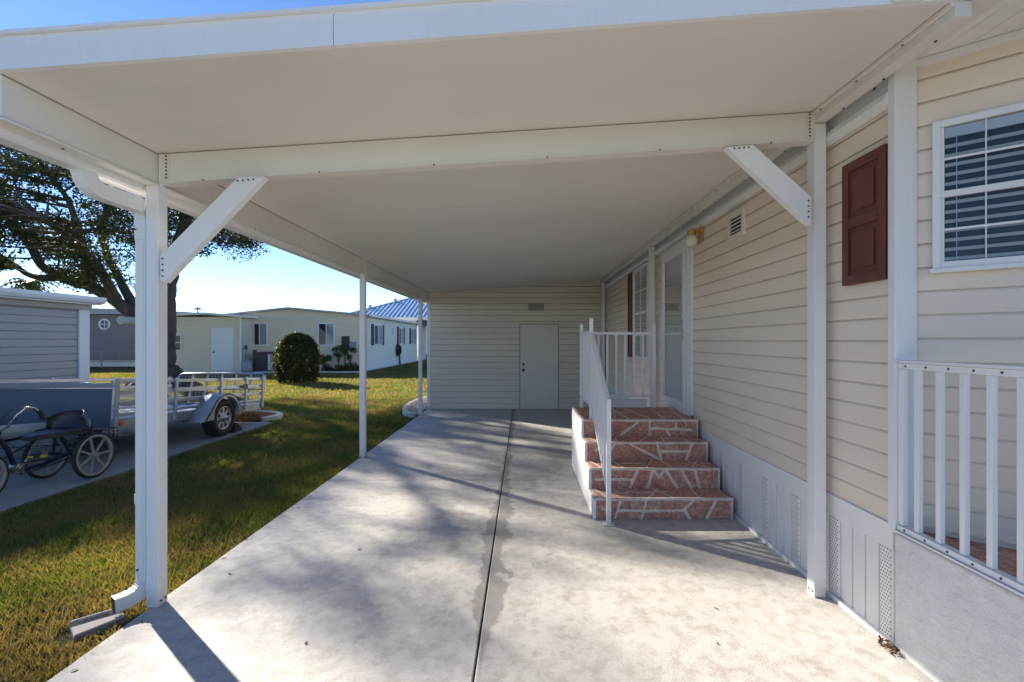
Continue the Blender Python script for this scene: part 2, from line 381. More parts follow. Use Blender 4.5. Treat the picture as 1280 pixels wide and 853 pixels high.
def okgrass(x,y):
    k=(x<SLAB_L-.015+.02*np.sin(y*3.1)+.012*np.sin(y*11))
    k&=~((x>-8.32)&(x<-4.99+.02*np.sin(y*2.3)+.015*np.sin(y*9))&(y<9.37))
    k&=~(((x+5.95)/.86)**2+((y-9.95)/.66)**2<1)&~((x>-6.7)&(x<-5.2)&(y<9.9)&(y>9.3))
    k&=~((((x+2.3)/.68)**2+((y-11.9)/1.9)**2)<1)
    k&=~((x<-8.3)&(y<9.3)&(x>-13))
    k&=~((x>-8.5)&(x<-2)&(y>45))
    k&=~((x>-16.3)&(x<-8.5)&(y>24.4)); k&=~((x<-14.4)&(y>23.9))
    k&=~((x+2.50)**2/.02+(y-2.68)**2/.03<.8)
    k&=~((x>-2.27)&(y>11))
    return k
PL=[]
for (x0,x1,y0,y1,den,hm,hM,w) in ((-5.05,-2.2,1.2,5.2,8500,.028,.07,.003),(-5.05,-2.2,5.2,9.4,4600,.035,.078,.0038),(-9.1,-2.2,9.3,14.5,1500,.04,.085,.005),
                                  (-24,-2.2,14.5,26,420,.045,.09,.009),(-9.3,-8.3,3,9.4,1200,.04,.08,.005),(-8.5,-3.0,26,45,160,.05,.09,.014),(-34,-24,16,29,120,.05,.1,.013)):
    n=int((x1-x0)*(y1-y0)*den); xs=rng.uniform(x0,x1,n); ys=rng.uniform(y0,y1,n)
    # thin, patchy turf
    t=np.sin(xs*2.1+1.3*np.sin(ys*1.7))*np.cos(ys*2.6+np.sin(xs*3.3))
    k=okgrass(xs,ys)&(rng.uniform(-1.6,1,n)<t+.6); PL.append(blades(xs[k],ys[k],hm,hM,w))
P=np.concatenate(PL); n=len(P)
V=P.reshape(-1,3); idx=np.arange(n)[:,None]*5
tri=np.concatenate([idx+np.array([[0,1,2]]),idx+np.array([[0,2,3]]),idx+np.array([[3,2,4]])])
gr=npmesh('grass',V,tri,3,M['grass'])
tag(gr,'short patchy green and straw-brown lawn between the concrete strips','grass',kind='stuff')

# ------------------------------------------------------------------ carport
SL=.074; ZL=2.765; XL=-2.23
def soff(x): return ZL+SL*(x-XL)
cp=thing('carport',(0,2,0),'white aluminium carport with a flat sloping roof on slim square posts over the concrete floor','carport')
mb=MB(); y=2.0; YE=14.8
x0,x1=-2.34,2.12
while y<YE:
    y2=min(y+1.2,YE)
    mb.prism([(x0,y+.002,soff(x0)),(x1,y+.002,soff(x1)),(x1,y+.002,soff(x1)+.075),(x0,y+.002,soff(x0)+.075)],(0,y2-y-.004,0)); y=y2
rp=mb.build('roof_panel',M['soffit'],cp)
mb=MB(); mb.prism([(x0,2.0,soff(x0)+.077),(x1,2.0,soff(x1)+.077),(x1,2.0,soff(x1)+.09),(x0,2.0,soff(x0)+.09)],(0,YE-2,0)); mb.build('roof_light_seal',M['white'],cp)  # unseen sheet added so no light leaks through the panel gaps
# front fascia with drip lip, two lengths
mb=MB(); xm=-.80
for a,b in ((-2.40,xm-.0015),(xm+.0015,2.14)):
    mb.prism([(a,1.972,soff(a)-.004),(b,1.972,soff(b)-.004),(b,1.972,soff(b)+.142),(a,1.972,soff(a)+.142)],(0,.026,0))
    mb.prism([(a,1.955,soff(a)+.136),(b,1.955,soff(b)+.136),(b,1.955,soff(b)+.152),(a,1.955,soff(a)+.152)],(0,.016,0))
mb.prism([(1.55,1.958,soff(1.55)-.002),(1.68,1.958,soff(1.68)-.002),(1.68,1.958,soff(1.68)+.10),(1.55,1.958,soff(1.55)+.10)],(0,.013,0),0)
mb.build('fascia',M['fascia'],cp,.002)
# left long beam (inner face, stepped ledge)
mb=MB(); mb.box(-2.29,-2.232,2.0,YE,2.583,2.763); mb.box(-2.30,-2.222,2.0,YE,2.566,2.580)
mb.box(-2.236,-2.229,2.0,YE,2.757,2.768,1)
mb.build('beam',[M['soffit'],M['ventgrey']],cp,.003)
# gutter
mb=MB(); gx0,gx1=-2.43,-2.303
prof=[(gx1,2.66),(gx1,2.535),(gx1-.02,2.525),(gx0+.03,2.525),(gx0+.012,2.56),(gx0,2.60),(gx0,2.655),(gx0+.012,2.655),(gx0+.012,2.61),(gx0+.024,2.57),(gx0+.036,2.537),(gx1-.022,2.537),(gx1-.012,2.545),(gx1-.012,2.66)]
mb.prism([(a,1.99,b) for a,b in prof],(0,YE-1.99,0)); mb.box(gx0+.012,gx1-.012,1.99,1.996,2.537,2.65)
k=0; yy=2.3
while yy<YE: mb.cyl((-2.262,yy,2.566),(-2.262,yy,2.562),.006,8,1); yy+=.55
mb.build('gutter',[M['white'],M['screw']],cp)
# posts
def post(x0,x1,y0,y1,z1,name='post',z0=0,sh='b'):
    mb=MB(); mb.box(x0,x1,y0,y1,z0+.002,z1)
    return mb
LP=(2.84,6.54,10.22)
for i,yp in enumerate(LP):
    mb=post(-2.29,-2.215,yp,yp+.075,2.565)
    mb.box(-2.228,-2.214,yp+.018,yp+.058,2.565,2.762)   # clip on the beam
    for dy in (.02,.055): mb.cyl((-2.2155,yp+dy,.035),(-2.2115,yp+dy,.035),.0075,8,1)
    mb.build('post',[M['white'],M['screw']],cp,.003)
RX0,RX1=1.835,1.91
for i,yp in enumerate((2.95,6.80,10.95)):
    mb=post(RX0,RX1,yp,yp+.075,2.992)
    for dy in (.02,.055): mb.cyl((RX0+.0005,yp+dy,.035),(RX0-.0035,yp+dy,.035),.0075,8,1)
    mb.build('post',[M['white'],M['screw']],cp,.003)
# cross beam at the front posts
mb=MB(); a,b=-2.21,1.83; ya=2.858; yb0=2.945
def Yb(x): return ya+(yb0-ya)*(x-a)/(b-a)
def bp(x0,x1,dy,z0,z1,t,mi=0):
    mb.prism([(x0,Yb(x0)+dy,soff(x0)+z0),(x1,Yb(x1)+dy,soff(x1)+z0),(x1,Yb(x1)+dy,soff(x1)+z1),(x0,Yb(x0)+dy,soff(x0)+z1)],(0,t,0),mi)
bp(a,b,0,-.18,-.006,.06); bp(a,b,-.012,-.187,-.1805,.084); bp(a-.004,a+.05,-.004,-.183,-.008,.003); bp(b-.05,b+.004,-.004,-.183,-.008,.003)
for k in range(7):
    z=-.022-.022*k
    for x_ in(a+.033,b-.03): mb.cyl((x_,Yb(x_)-.003,soff(x_)+z),(x_,Yb(x_)-.008,soff(x_)+z),.0055,8,1)
for k in range(6):
    xx=-1.95+k*.7; mb.cyl((xx,Yb(xx)-.011,soff(xx)-.184),(xx,Yb(xx)-.016,soff(xx)-.184),.005,8,1)
mb.build('beam',[M['soffit'],M['screw']],cp)
# header over the house wall
mb=MB(); mb.box(1.833,1.905,1.985,YE,2.998,soff(1.83)-.002); mb.box(1.815,1.832,1.985,YE,soff(1.815)-.022,soff(1.815)-.003)
yy=2.15
while yy<YE: mb.cyl((1.895,yy,2.998),(1.895,yy,2.994),.0065,8,1); mb.cyl((1.823,yy+.1,soff(1.82)-.021),(1.823,yy+.1,soff(1.82)-.025),.006,8,1); yy+=.31
mb.build('header_beam',[M['soffit'],M['screw']],cp,.002)
# knee braces, square tube cut flat against the post and the beam
def brace(poly,y,rows):
    mb=MB(); Q=[]
    for (px,py) in poly: p=at(px,py,y); Q.append((p.x,y,p.z))
    mb.prism(Q,(0,.05,0))
    for (pa,pb_) in rows:
        for k in range(4):
            c=at(pa[0]+(pb_[0]-pa[0])*k/3,pa[1]+(pb_[1]-pa[1])*k/3,y); mb.cyl(c+Vector((0,.002,0)),c+Vector((0,-.004,0)),.0055,8,1)
    return mb.build('brace',[M['white'],M['screw']],cp,.002)
brace([(297,221.5),(330.5,220.5),(205,352.5),(200.5,350.5),(200.5,319)],2.805,(((297,226),(317,224)),((203.5,323),(203.5,345))))
brace([(907.5,183.5),(941.5,181),(1014,246),(1014,280.5),(1007,276)],2.89,(((918,185.5),(936,184)),((1010.5,250.5),(1010.5,271))))
# downspout
mb=MB()
def rect_sweep(mb,pts,w,h,side):
    pts=[Vector(p) for p in pts]; side=Vector(side).normalized(); rings=[]
    for i,p in enumerate(pts):
        a=pts[max(0,i-1)]; b=pts[min(len(pts)-1,i+1)]; t=(b-a).normalized(); u=t.cross(side).normalized()
        rings.append([p+side*sx*w/2+u*sy*h/2 for sx,sy in((-1,-1),(1,-1),(1,1),(-1,1))])
    for i in range(len(rings)-1):
        for k in range(4):
            l=(k+1)%4; mb.face([rings[i][k],rings[i][l],rings[i+1][l],rings[i+1][k]])
    mb.face(rings[0][::-1]); mb.face(rings[-1])
cxd=-2.345
def arc(c,r,a0,a1,n,ax=1):
    return [(cxd,c[0]+r*math.cos(R(a0+(a1-a0)*i/n)),c[1]+r*math.sin(R(a0+(a1-a0)*i/n))) for i in range(n+1)]
pts=[(cxd,2.50,2.54)]+arc((2.585,2.53),.085,180,270,10)+arc((2.82,2.362),.085,90,0,10)
def crimped(pp,w,h,side,ks):
    P2=[Vector(p) for p in pp]; side=Vector(side).normalized(); rr=[]
    for i,p in enumerate(P2):
        a=P2[max(0,i-1)]; b=P2[min(len(P2)-1,i+1)]; t=(b-a).normalized(); u=t.cross(side).normalized(); k=1.0 if i%2 else ks
        rr.append([p+side*sx*w*k+u*sy*h*k for sx,sy in((-1,-1),(1,-1),(1,1),(-1,1))])
    for i in range(len(rr)-1):
        for k in range(4): mb.face([rr[i][k],rr[i][(k+1)%4],rr[i+1][(k+1)%4],rr[i+1][k]])
    mb.face(rr[0][::-1]); mb.face(rr[-1],1)
crimped(pts+[(cxd,2.905,2.24)],.034,.041,(1,0,0),1.05)
rect_sweep(mb,[(cxd,2.905,2.25),(cxd,2.905,.15)],.064,.076,(1,0,0))
for xx in(-.019,.012): mb.box(cxd+xx-.006,cxd+xx+.006,2.862,2.868,.17,2.22)
rect_sweep(mb,[(cxd,2.905,.68),(cxd,2.905,.62)],.070,.083,(1,0,0))
el=[(cxd,2.905,.19),(cxd,2.905,.15)]+[(cxd-.062*(1-math.cos(R(t))),2.905-.085*(1-math.cos(R(t))),.14-.085*math.sin(R(t))) for t in range(8,91,9)]+[(cxd-.09,2.905-.125,.052)]
crimped(el,.034,.040,(.82,-.57,0),1.06)
for z,yo in((.22,2.8615),(2.30,2.845)): mb.cyl((cxd-.012,yo,z),(cxd-.012,yo-.006,z),.0065,8,1)
mb.cyl((cxd,2.70,2.43),(cxd,2.695,2.43),.006,8,1)
mb.build('downspout',[M['white'],M['screw']],cp,recalc=True)
# splash block
sb=MB(); 
def sbp(u,v,z): # u along flow, v across
    o=Vector((-2.415,2.79,0)); d=Vector((-.62,-.72,0)).normalized(); s=Vector((-d.y,d.x,0)); p=o+d*u+s*v; return (p.x,p.y,z)
sb.prism([sbp(-.03,-.055,-.05),sbp(.20,-.085,-.05),sbp(.20,.085,-.05),sbp(-.03,.055,-.05)],(0,0,.034))
for s_ in(-1,1):
    sb.prism([sbp(-.03,s_*.055,-.012),sbp(-.03,s_*.075,-.012),sbp(.20,s_*.105,-.012),sbp(.20,s_*.08,-.016)],(0,0,.016))
tag(sb.build('splash_block',M['drive'],bevel=.008,recalc=True),'flared concrete splash block in dry grass under the downspout elbow','splash block')

# ------------------------------------------------------------------ house on the right
hs=thing('mobile_home',(2.0,6,0),'cream lap sided mobile home with white skirting and maroon shutters along the carport','mobile home')
WX=1.965
mb=MB(); mb.siding((WX,2.46),(WX,14.5),.65,2.86,.122,(-1,0,0)); mb.box(WX+.005,6.5,2.46,14.5,.05,3.05)
mb.build('wall',M['cream'],hs)
# angled bay wall by the porch
B0=Vector((2.045,2.455,0)); BD=Vector((.77,-.64,0)).normalized(); BN=Vector((-.64,-.77,0)).normalized(); B1=B0+BD*1.25
mb=MB(); mb.siding(B0,B1,.66,3.045,.122,BN)
Bi0=B0-BN*.006; Bi1=B1-BN*.006; mb.prism([(Bi0.x,Bi0.y,.05),(Bi1.x,Bi1.y,.05),(B1.x+1.5,B1.y,.05),(B1.x+1.5,2.45,.05)],(0,0,3.0))
mb.obox(B0+BD*.62+BN*.011+Vector((0,0,.69)),BD*.62,BN*.008,(0,0,.028))
bw=mb.build('bay_wall',M['cream'],hs)
mb=MB(); mb.obox(B0+BD*.62+BN*.012+Vector((0,0,3.06)),BD*.62,BN*.012,(0,0,.02)); mb.build('top_trim',M['white'],hs,.002)
# trim: gutter-like moulding and flat panel above the wall
mb=MB(); mb.box(WX-.012,WX+.01,2.47,14.5,2.945,3.062)
mb.prism([(WX-.015,2.47,2.862),(WX-.045,2.47,2.872),(WX-.055,2.47,2.90),(WX-.045,2.47,2.935),(WX-.015,2.47,2.945),(WX+.01,2.47,2.945),(WX+.01,2.47,2.862)],(0,12,0))
mb.cyl((WX-.012,2.60,3.02),(WX-.017,2.60,3.02),.007,8,1)
mb.build('eave_trim',[M['white'],M['screw']],hs,.002)
# corner column
mb=MB(); mb.box(1.925,2.042,2.425,2.472,.628,3.085); mb.build('corner_post',M['white'],hs,.003)
# skirting
mb=MB(); bandz=(.515,.642)
mb.box(WX-.014,WX+.02,2.472,14.5,*bandz); mb.box(WX-.022,WX+.01,2.472,14.5,.640,.652)
mb.build('skirt_band',M['skirt'],hs,.002)
mb=MB(); yy=2.47; vents=[2.53+.42*k for k in range(9)]
while yy<14.4:
    near=min(abs(yy+.0525-v) for v in vents)
    mb.box(WX-.006,WX+.02,yy+.007,yy+.098,.03,.513); yy+=.105
mb.box(WX+.004,WX+.02,2.47,14.4,.03,.512); mb.box(WX-.03,WX+.01,2.47,3.9,.0,.028); mb.box(WX-.03,WX+.01,3.9,14.4,.0,.024)
sk=mb.build('skirting',M['skirt'],hs,.0015)
for v in vents:
    mb=MB(); mb.box(WX-.0095,WX-.005,v-.04,v+.035,.032,.51); mb.build('vent_strip',M['perf'],sk)
# shutters
def shutter(y0,y1,z0,z1,x=WX-.012):
    mb=MB(); t=.035; st=.05
    mb.box(x-.022,x,y0,y1,z0,z1); 
    zm=(z0+z1)/2
    mb.box(x-t,x-.0215,y0,y0+st,z0,z1); mb.box(x-t,x-.0215,y1-st,y1,z0,z1)
    for a,b in((z0,z0+.055),(zm-.03,zm+.03),(z1-.055,z1)): mb.box(x-t,x-.0215,y0+st,y1-st,a,b)
    for a,b in((z0+.055,zm-.03),(zm+.03,z1-.055)): mb.box(x-.031,x-.0215,y0+st+.035,y1-st-.035,a+.035,b-.035)
    return mb.build('shutter',M['maroon'],hs,.006)
shutter(2.485,2.82,1.95,2.67)
shutter(8.20,8.60,1.33,2.84)
# far window beyond the post
def win_y(y0,y1,z0,z1,x,parent,muntin=True,blinds=True,name='window'):
    mb=MB(); fr=.045
    for a in((y0,y0+fr,z0,z1),(y1-fr,y1,z0,z1),(y0+fr,y1-fr,z0,z0+fr),(y0+fr,y1-fr,z1-fr,z1)): mb.box(x-.045,x,*a)
    zm=(z0+z1)/2; mb.box(x-.04,x-.008,y0+fr,y1-fr,zm-.02,zm+.02)
    if muntin:
        ym=(y0+y1)/2
        for zz in((z0+fr,zm-.02),(zm+.02,z1-fr)):
            mb.box(x-.032,x-.022,ym-.008,ym+.008,*zz); c=(zz[0]+zz[1])/2; mb.box(x-.031,x-.021,y0+fr,y1-fr,c-.008,c+.008)
    w=mb.build(name,M['frame'],parent,.002)
    mb=MB(); mb.box(x-.008,x-.004,y0+.01,y1-.01,z0+.01,z1-.01); mb.build('dark_backing',M['winback'],w)  # flat dark panel in place of the shaded room
    if blinds:
        mb=MB(); zz=z0+fr+.02
        while zz<z1-fr: mb.obox((x-.014,(y0+y1)/2,zz),(.004,0,.004),(0,(y1-y0)/2-fr,0),(.0006,0,-.0006)); zz+=.03
        mb.build('blind',M['blind'],w)
    mb=MB(); mb.face([(x-.026,y0+fr,z0+fr),(x-.026,y1-fr,z0+fr),(x-.026,y1-fr,z1-fr),(x-.026,y0+fr,z1-fr)]); mb.build('pane',M['glass'],w)
    return w
win_y(7.2,8.17,1.33,2.84,WX-.012,hs)
# storm door
dz0,dz1=.775,2.775; dy0,dy1=5.50,6.42
mb=MB(); x=WX-.012
mb.box(x-.035,x,dy0-.14,dy0-.004,dz0-.01,dz1+.07); mb.box(x-.035,x,dy1+.004,dy1+.07,dz0-.01,dz1+.07); mb.box(x-.035,x,dy0-.004,dy1+.004,dz1+.004,dz1+.07); mb.box(x-.06,x,dy0-.1,dy1+.03,dz0-.03,dz0-.005)
mb.box(x-.05,x-.036,dy0-.09,dy0-.006,dz0,dz1+.06)
fr_=mb.build('door_frame',M['frame'],hs,.003)
mb=MB(); st=.085
mb.box(x-.062,x-.03,dy0,dy0+st,dz0,dz1); mb.box(x-.062,x-.03,dy1-st,dy1,dz0,dz1); mb.box(x-.062,x-.03,dy0+st,dy1-st,dz0,dz0+.12); mb.box(x-.062,x-.03,dy0+st,dy1-st,dz1-.1,dz1)
mb.box(x-.056,x-.034,dy0+st,dy1-st,1.70,1.728)
dr=mb.build('storm_door',M['frame'],hs,.004)
mb=MB(); mb.box(x-.012,x-.004,dy0+.01,dy1-.01,dz0+.01,dz1-.01); mb.box(x-.018,x-.0125,dy0+.14,dy0+.2,1.2,2.45,1); mb.build('inner_door',[M['doorback'],M['ventgrey']],dr)
mb=MB(); mb.face([(x-.048,dy0+st,dz0+.12),(x-.048,dy1-st,dz0+.12),(x-.048,dy1-st,dz1-.1),(x-.048,dy0+st,dz1-.1)]); mb.build('pane',M['glass'],dr)
mb=MB(); mb.box(x-.07,x-.063,dy0+.02,dy0+.055,1.62,1.88); mb.cyl((x-.07,dy0+.037,1.76),(x-.11,dy0+.037,1.76),.009,10); mb.bar((x-.11,dy0+.02,1.76),(x-.11,dy0+.16,1.75),.014,.02); mb.build('handle',M['chrome'],dr,.002)
# wall lamp
mb=MB(); lx,ly=WX-.015,5.12
mb.box(lx-.02,lx,ly-.06,ly+.06,2.70,2.86); mb.bar((lx-.018,ly,2.825),(lx-.125,ly,2.825),.07,.03); mb.cyl((lx-.11,ly,2.83),(lx-.11,ly,2.765),.045,16)
lamp=mb.build('wall_lamp',M['brass'],hs,.003)
mg,nt,bs,_=newmat('globe_glass'); bs.inputs['Base Color'].default_value=(.75,.72,.66,1); bs.inputs['Roughness'].default_value=.25; bs.inputs['Subsurface Weight'].default_value=.3
mb=MB(); mb.sphere((lx-.11,ly,2.72),.068); mb.build('lamp_globe',mg,lamp)
# wall vent
mb=MB(); x=WX-.012; y0,y1,z0,z1=4.10,4.42,2.56,2.80
for a in((y0,y0+.035,z0,z1),(y1-.035,y1,z0,z1),(y0+.035,y1-.035,z0,z0+.035),(y0+.035,y1-.035,z1-.05,z1)): mb.box(x-.03,x,*a)
mb.box(x-.004,x,y0+.03,y1-.03,z0+.03,z1-.03,1)
zz=z0+.06
while zz<z1-.05: mb.obox((x-.017,(y0+y1)/2,zz),(.006,0,-.003),(0,(y1-y0)/2-.036,0),(.001,0,.0016)); zz+=.034
mb.build('wall_vent',[M['tan'],M['dark']],hs,.002)
# outlet
mb=MB(); mb.box(WX-.03,WX-.012,7.55,7.63,1.02,1.14); mb.build('outlet_cover',M['frame'],hs,.003)
# bay window
def bw_(u,o,z): p=B0+BD*u+BN*(o+.012); return Vector((p.x,p.y,z))
def bbox(mb,u0,u1,o0,o1,z0,z1,mi=0):
    c=bw_((u0+u1)/2,(o0+o1)/2,(z0+z1)/2); mb.obox(c,BD*(u1-u0)/2,BN*(o1-o0)/2,(0,0,(z1-z0)/2),mi)
wu0,wu1,wz0,wz1=.075,.92,1.985,2.725
mb=MB(); fr=.032
for a in((wu0,wu0+fr,wz0,wz1),(wu1-fr,wu1,wz0,wz1),(wu0+fr,wu1-fr,wz0,wz0+fr),(wu0+fr,wu1-fr,wz1-fr,wz1)): bbox(mb,a[0],a[1],0,.04,a[2],a[3])
zm=(wz0+wz1)/2; bbox(mb,wu0+fr,wu1-fr,.006,.036,zm-.016,zm+.016)
for a in((wz0+fr,zm-.016),(zm+.016,wz1-fr)):
    bbox(mb,wu0+fr,wu0+fr+.014,.006,.028,*a)
    c_=(a[0]+a[1])/2; bbox(mb,wu0+fr+.014,wu1-fr,.0205,.0275,c_-.006,c_+.006)
    for u_ in(wu0+fr+.16,wu0+fr+.47): bbox(mb,u_,u_+.006,.0212,.0268,*a)
bbox(mb,wu0-.01,wu1+.01,0,.052,wz0-.022,wz0-.001)
bwn=mb.build('window',M['frame'],hs,.002)
mb=MB(); bbox(mb,wu0+.01,wu1-.01,.001,.004,wz0+.01,wz1-.01); mb.build('dark_backing',M['winback'],bwn)
mb=MB(); zz=wz0+fr+.015; k=0
while zz<wz1-fr-.07:
    c=bw_((wu0+wu1)/2,.0125,zz); mb.obox(c,BD*((wu1-wu0)/2-fr-.016),BN*.006+Vector((0,0,.0068)),BN*.0008+Vector((0,0,-.0006))); zz+=.047
for uu in(.165,.50,.80): bbox(mb,uu,uu+.003,.0185,.020,wz0+fr,wz1-fr)
bbox(mb,wu0+fr+.016,wu1-fr-.016,.006,.018,wz1-fr-.055,wz1-fr-.004)
mb.build('blind',M['blind'],bwn)
mb=MB(); mb.face([bw_(wu0+fr,.022,wz0+fr),bw_(wu1-fr,.022,wz0+fr),bw_(wu1-fr,.022,wz1-fr),bw_(wu0+fr,.022,wz1-fr)]); mb.build('pane',M['glass'],bwn)
mb=MB(); 
for z in(2.30+.42,2.30+.405): 
    c=bw_(.012,.0,z); mb.cyl(c,c+BN*.006,.005,8)
mb.build('wall_screws',M['screw'],hs)
# porch soffit and house roof
mb=MB(); k=0
X0=1.90
while X0<4.0:
    mb.box(X0+.0015,X0+.0985,-1.5,2.60,3.082,3.10); X0+=.10
mb.box(1.9,6.8,-1.5,2.6,3.102,3.13); mb.build('soffit',M['white'],hs)
mb=MB(); mb.box(2.10,2.35,1.86,1.90,3.045,3.081); mb.cyl((2.14,1.86,3.065),(2.14,1.855,3.065),.007,8,1); mb.cyl((2.2,1.86,3.065),(2.2,1.855,3.065),.007,8,1); mb.build('soffit_bracket',[M['white'],M['screw']],hs,.002)
mb=MB(); mb.prism([(2.15,-1.5,3.13),(7,-1.5,3.13),(7,-1.5,3.4),(4.5,-1.5,3.65),(2.15,-1.5,3.3)],(0,16.3,0)); mb.build('roof',M['roofgrey'],hs)

# ------------------------------------------------------------------ porch on the near right
pb=thing('stucco_porch',(2.4,0,0),'rough white stucco porch base at the near right edge under the white railing','porch')
mb=MB(); mb.box(1.945,3.6,-3,2.455,0,.615); mb.build('stucco_wall',M['stucco'],pb,.012)
mb=MB(); mb.box(1.975,3.6,-3,2.44,.616,.63); mb.build('stone_floor',M['stone'],pb)
pr=thing('porch_railing',(1.955,1.2,.63),'short white metal railing on the stucco porch base at the right edge','railing')
mb=MB(); mb.box(1.925,1.985,-1.0,2.423,1.508,1.522); mb.box(1.94,1.97,-1.0,2.423,1.478,1.506)
for k in range(28): mb.cyl((1.94,2.375-.12*k,1.492),(1.937,2.375-.12*k,1.492),.005,8,1)
mb.build('top_rail',[M['white'],M['screw']],pr,.003)
mb=MB(); mb.box(1.935,1.975,-1.0,2.423,.645,.672); mb.box(1.925,1.985,-1.0,2.423,.633,.643)
for k in range(28): mb.cyl((1.935,2.375-.12*k,.658),(1.932,2.375-.12*k,.658),.005,8,1)
mb.build('bottom_rail',[M['white'],M['screw']],pr,.003)
mb=MB(); mb.box(1.94,1.97,2.393,2.423,.674,1.476); mb.build('wall_channel',M['white'],pr,.002)
for k in range(28):
    yb=2.315-.121*k; mb=MB(); mb.box(1.943,1.968,yb-.0125,yb+.0125,.673,1.477); mb.build('baluster',M['white'],pr,.002)

# ------------------------------------------------------------------ entry steps
es=thing('entry_steps',(1.28,4.9,0),'four red flagstone steps with pale grout and white sides rising to the storm door','steps')
fy=(4.25,4.54,4.83,5.10); zs=(.19,.385,.575,.76); sx0,sx1=.665,1.905; yb=6.10
mb=MB(); prev=0
for i in range(4):
    yend=yb if i==3 else fy[i+1]
    mb.box(sx0,sx1,fy[i],yend+(.0 if i==3 else -.0005),0 if i==0 else .0,zs[i]-.0)
mb2=MB(); 
poly=[(sx0-.022,fy[0]-.0,0)]
for i in range(4):
    poly.append((sx0-.022,fy[i],zs[i]-.012))
    if i<3: poly.append((sx0-.022,fy[i+1],zs[i]-.012))
poly+= [(sx0-.022,yb,zs[3]-.012),(sx0-.022,yb,0)]
mb.build('stone_steps',M['stone'],es,.011)
# white plaster cheek
mbc=MB()
for i in range(4):
    yend=yb if i==3 else fy[i+1]-.0004
    mbc.box(sx0-.03,sx0-.0015,fy[i]-.004,yend,0,zs[i]-.006)
mbc.build('side_wall',M['stucco'],es,.004)
# grout lines, measured per riser (image zoom coordinates)
mbg=MB(); gk=[0]
def strip(a,b,nrm,w=.024):
    gk[0]+=1; a=Vector(a);b=Vector(b);n=Vector(nrm); d=b-a
    if d.length<1e-4: return
    s=d.normalized().cross(n); pr=n*(.0018+.00012*(gk[0]%25)); e=d.normalized()*w*.3; a2=a-e; b2=b+e
    K=max(2,int(d.length/.05)); lo=[];hi=[]
    rg=random.Random(gk[0]*7+1)
    for i in range(K+1):
        c=a2.lerp(b2,i/K)+s*rg.uniform(-.003,.003); h=w/2*rg.uniform(.72,1.3); lo.append(c-s*h); hi.append(c+s*h)
    for i in range(K):
        mbg.face([lo[i]+pr,lo[i+1]+pr,hi[i+1]+pr,hi[i]+pr])
        mbg.face([lo[i],lo[i+1],lo[i+1]+pr,lo[i]+pr]); mbg.face([hi[i]+pr,hi[i+1]+pr,hi[i+1],hi[i]])
def rz(zx,zy,i):
    px=700+zx/4.737; py=490+zy/4.737; d=fy[i]
    p=at(px,py,d); z0=0 if i==0 else zs[i-1]
    return (min(max(p.x,sx0+.01),sx1-.01), fy[i], min(max(p.z,z0+.006),zs[i]-.008))
LN=[[((360,632),(325,750)),((515,632),(485,750)),((350,702),(730,700)),((735,690),(800,632)),((735,695),(770,750)),((925,632),(868,750)),((300,700),(250,690))],
    [((460,450),(415,570)),((210,515),(425,517)),((550,450),(518,570)),((550,455),(588,505)),((588,505),(622,452)),((622,452),(695,570)),((715,450),(780,570)),((800,450),(825,570))],
    [((405,297),(585,395)),((575,295),(600,400)),((595,350),(755,350)),((780,295),(748,400)),((330,297),(300,340)),((210,350),(260,295))],
    [((470,168),(360,255)),((530,168),(530,255)),((538,215),(775,222)),((692,168),(685,215)),((632,225),(650,255)),((240,168),(260,255))]]
for i,ls in enumerate(LN):
    for a,b in ls: strip(rz(*a,i),rz(*b,i),(0,-1,0))
    strip((sx0,fy[i],zs[i]-.009),(sx1,fy[i],zs[i]-.009),(0,-1,0),.018)
    strip((sx1-.008,fy[i],0 if i==0 else zs[i-1]),(sx1-.008,fy[i],zs[i]),(0,-1,0),.014)
rs=random.Random(3)
for i in range(4):
    ya=fy[i]+.02; yc=(fy[i+1] if i<3 else yb)-.01; xx=sx0+.1
    while xx<sx1-.1:
        x2=xx+rs.uniform(-.16,.16); strip((xx,ya,zs[i]),(min(max(x2,sx0+.02),sx1-.02),yc,zs[i]),(0,0,1),.012)
        if rs.random()<.6: ym=(ya+yc)/2+rs.uniform(-.05,.05); strip((xx,ym,zs[i]),(min(xx+.22,sx1-.02),ym+rs.uniform(-.06,.06),zs[i]),(0,0,1),.012)
        xx+=rs.uniform(.14,.26)
    strip((sx0,fy[i]+.010,zs[i]),(sx1,fy[i]+.010,zs[i]),(0,0,1),.014)
mbg.build('grout_lines',M['grout'],es)
# stair railing
sr=thing('stair_railing',(.76,4.14,0),'white metal baluster railing climbing the left side of the red steps and round the landing','railing')
W=M['white']
RXs=.755; pt=.032
def railpost(x,y,z0,z1,name='post'):
    mb=MB(); mb.box(x-.02,x+.02,y-.02,y+.02,z0,z1); mb.box(x-.022,x+.022,y-.022,y+.022,z1,z1+.008); return mb
mb=railpost(RXs,4.14,.006,1.10); mb.box(RXs-.05,RXs+.05,4.09,4.19,.0015,.009); mb.build('post',W,sr,.003)
railpost(RXs-.005,5.16,.762,1.86).build('post',W,sr,.003)
railpost(RXs-.005,6.02,.762,1.83).build('post',W,sr,.003)
railpost(1.68,6.02,.762,1.83).build('post',W,sr,.003)
railpost(1.86,6.0,.762,1.74).build('post',W,sr,.003) if False else None
A=Vector((RXs,4.16,1.07)); Bt=Vector((RXs,5.14,1.70)); 
mb=MB(); mb.bar(A,Bt,.04,.035); mb.build('top_rail',W,sr,.003)
A2=Vector((RXs,4.16,.30)); B2=Vector((RXs,5.14,.93)); mb=MB(); mb.bar(A2,B2,.035,.03); mb.build('bottom_rail',W,sr,.003)
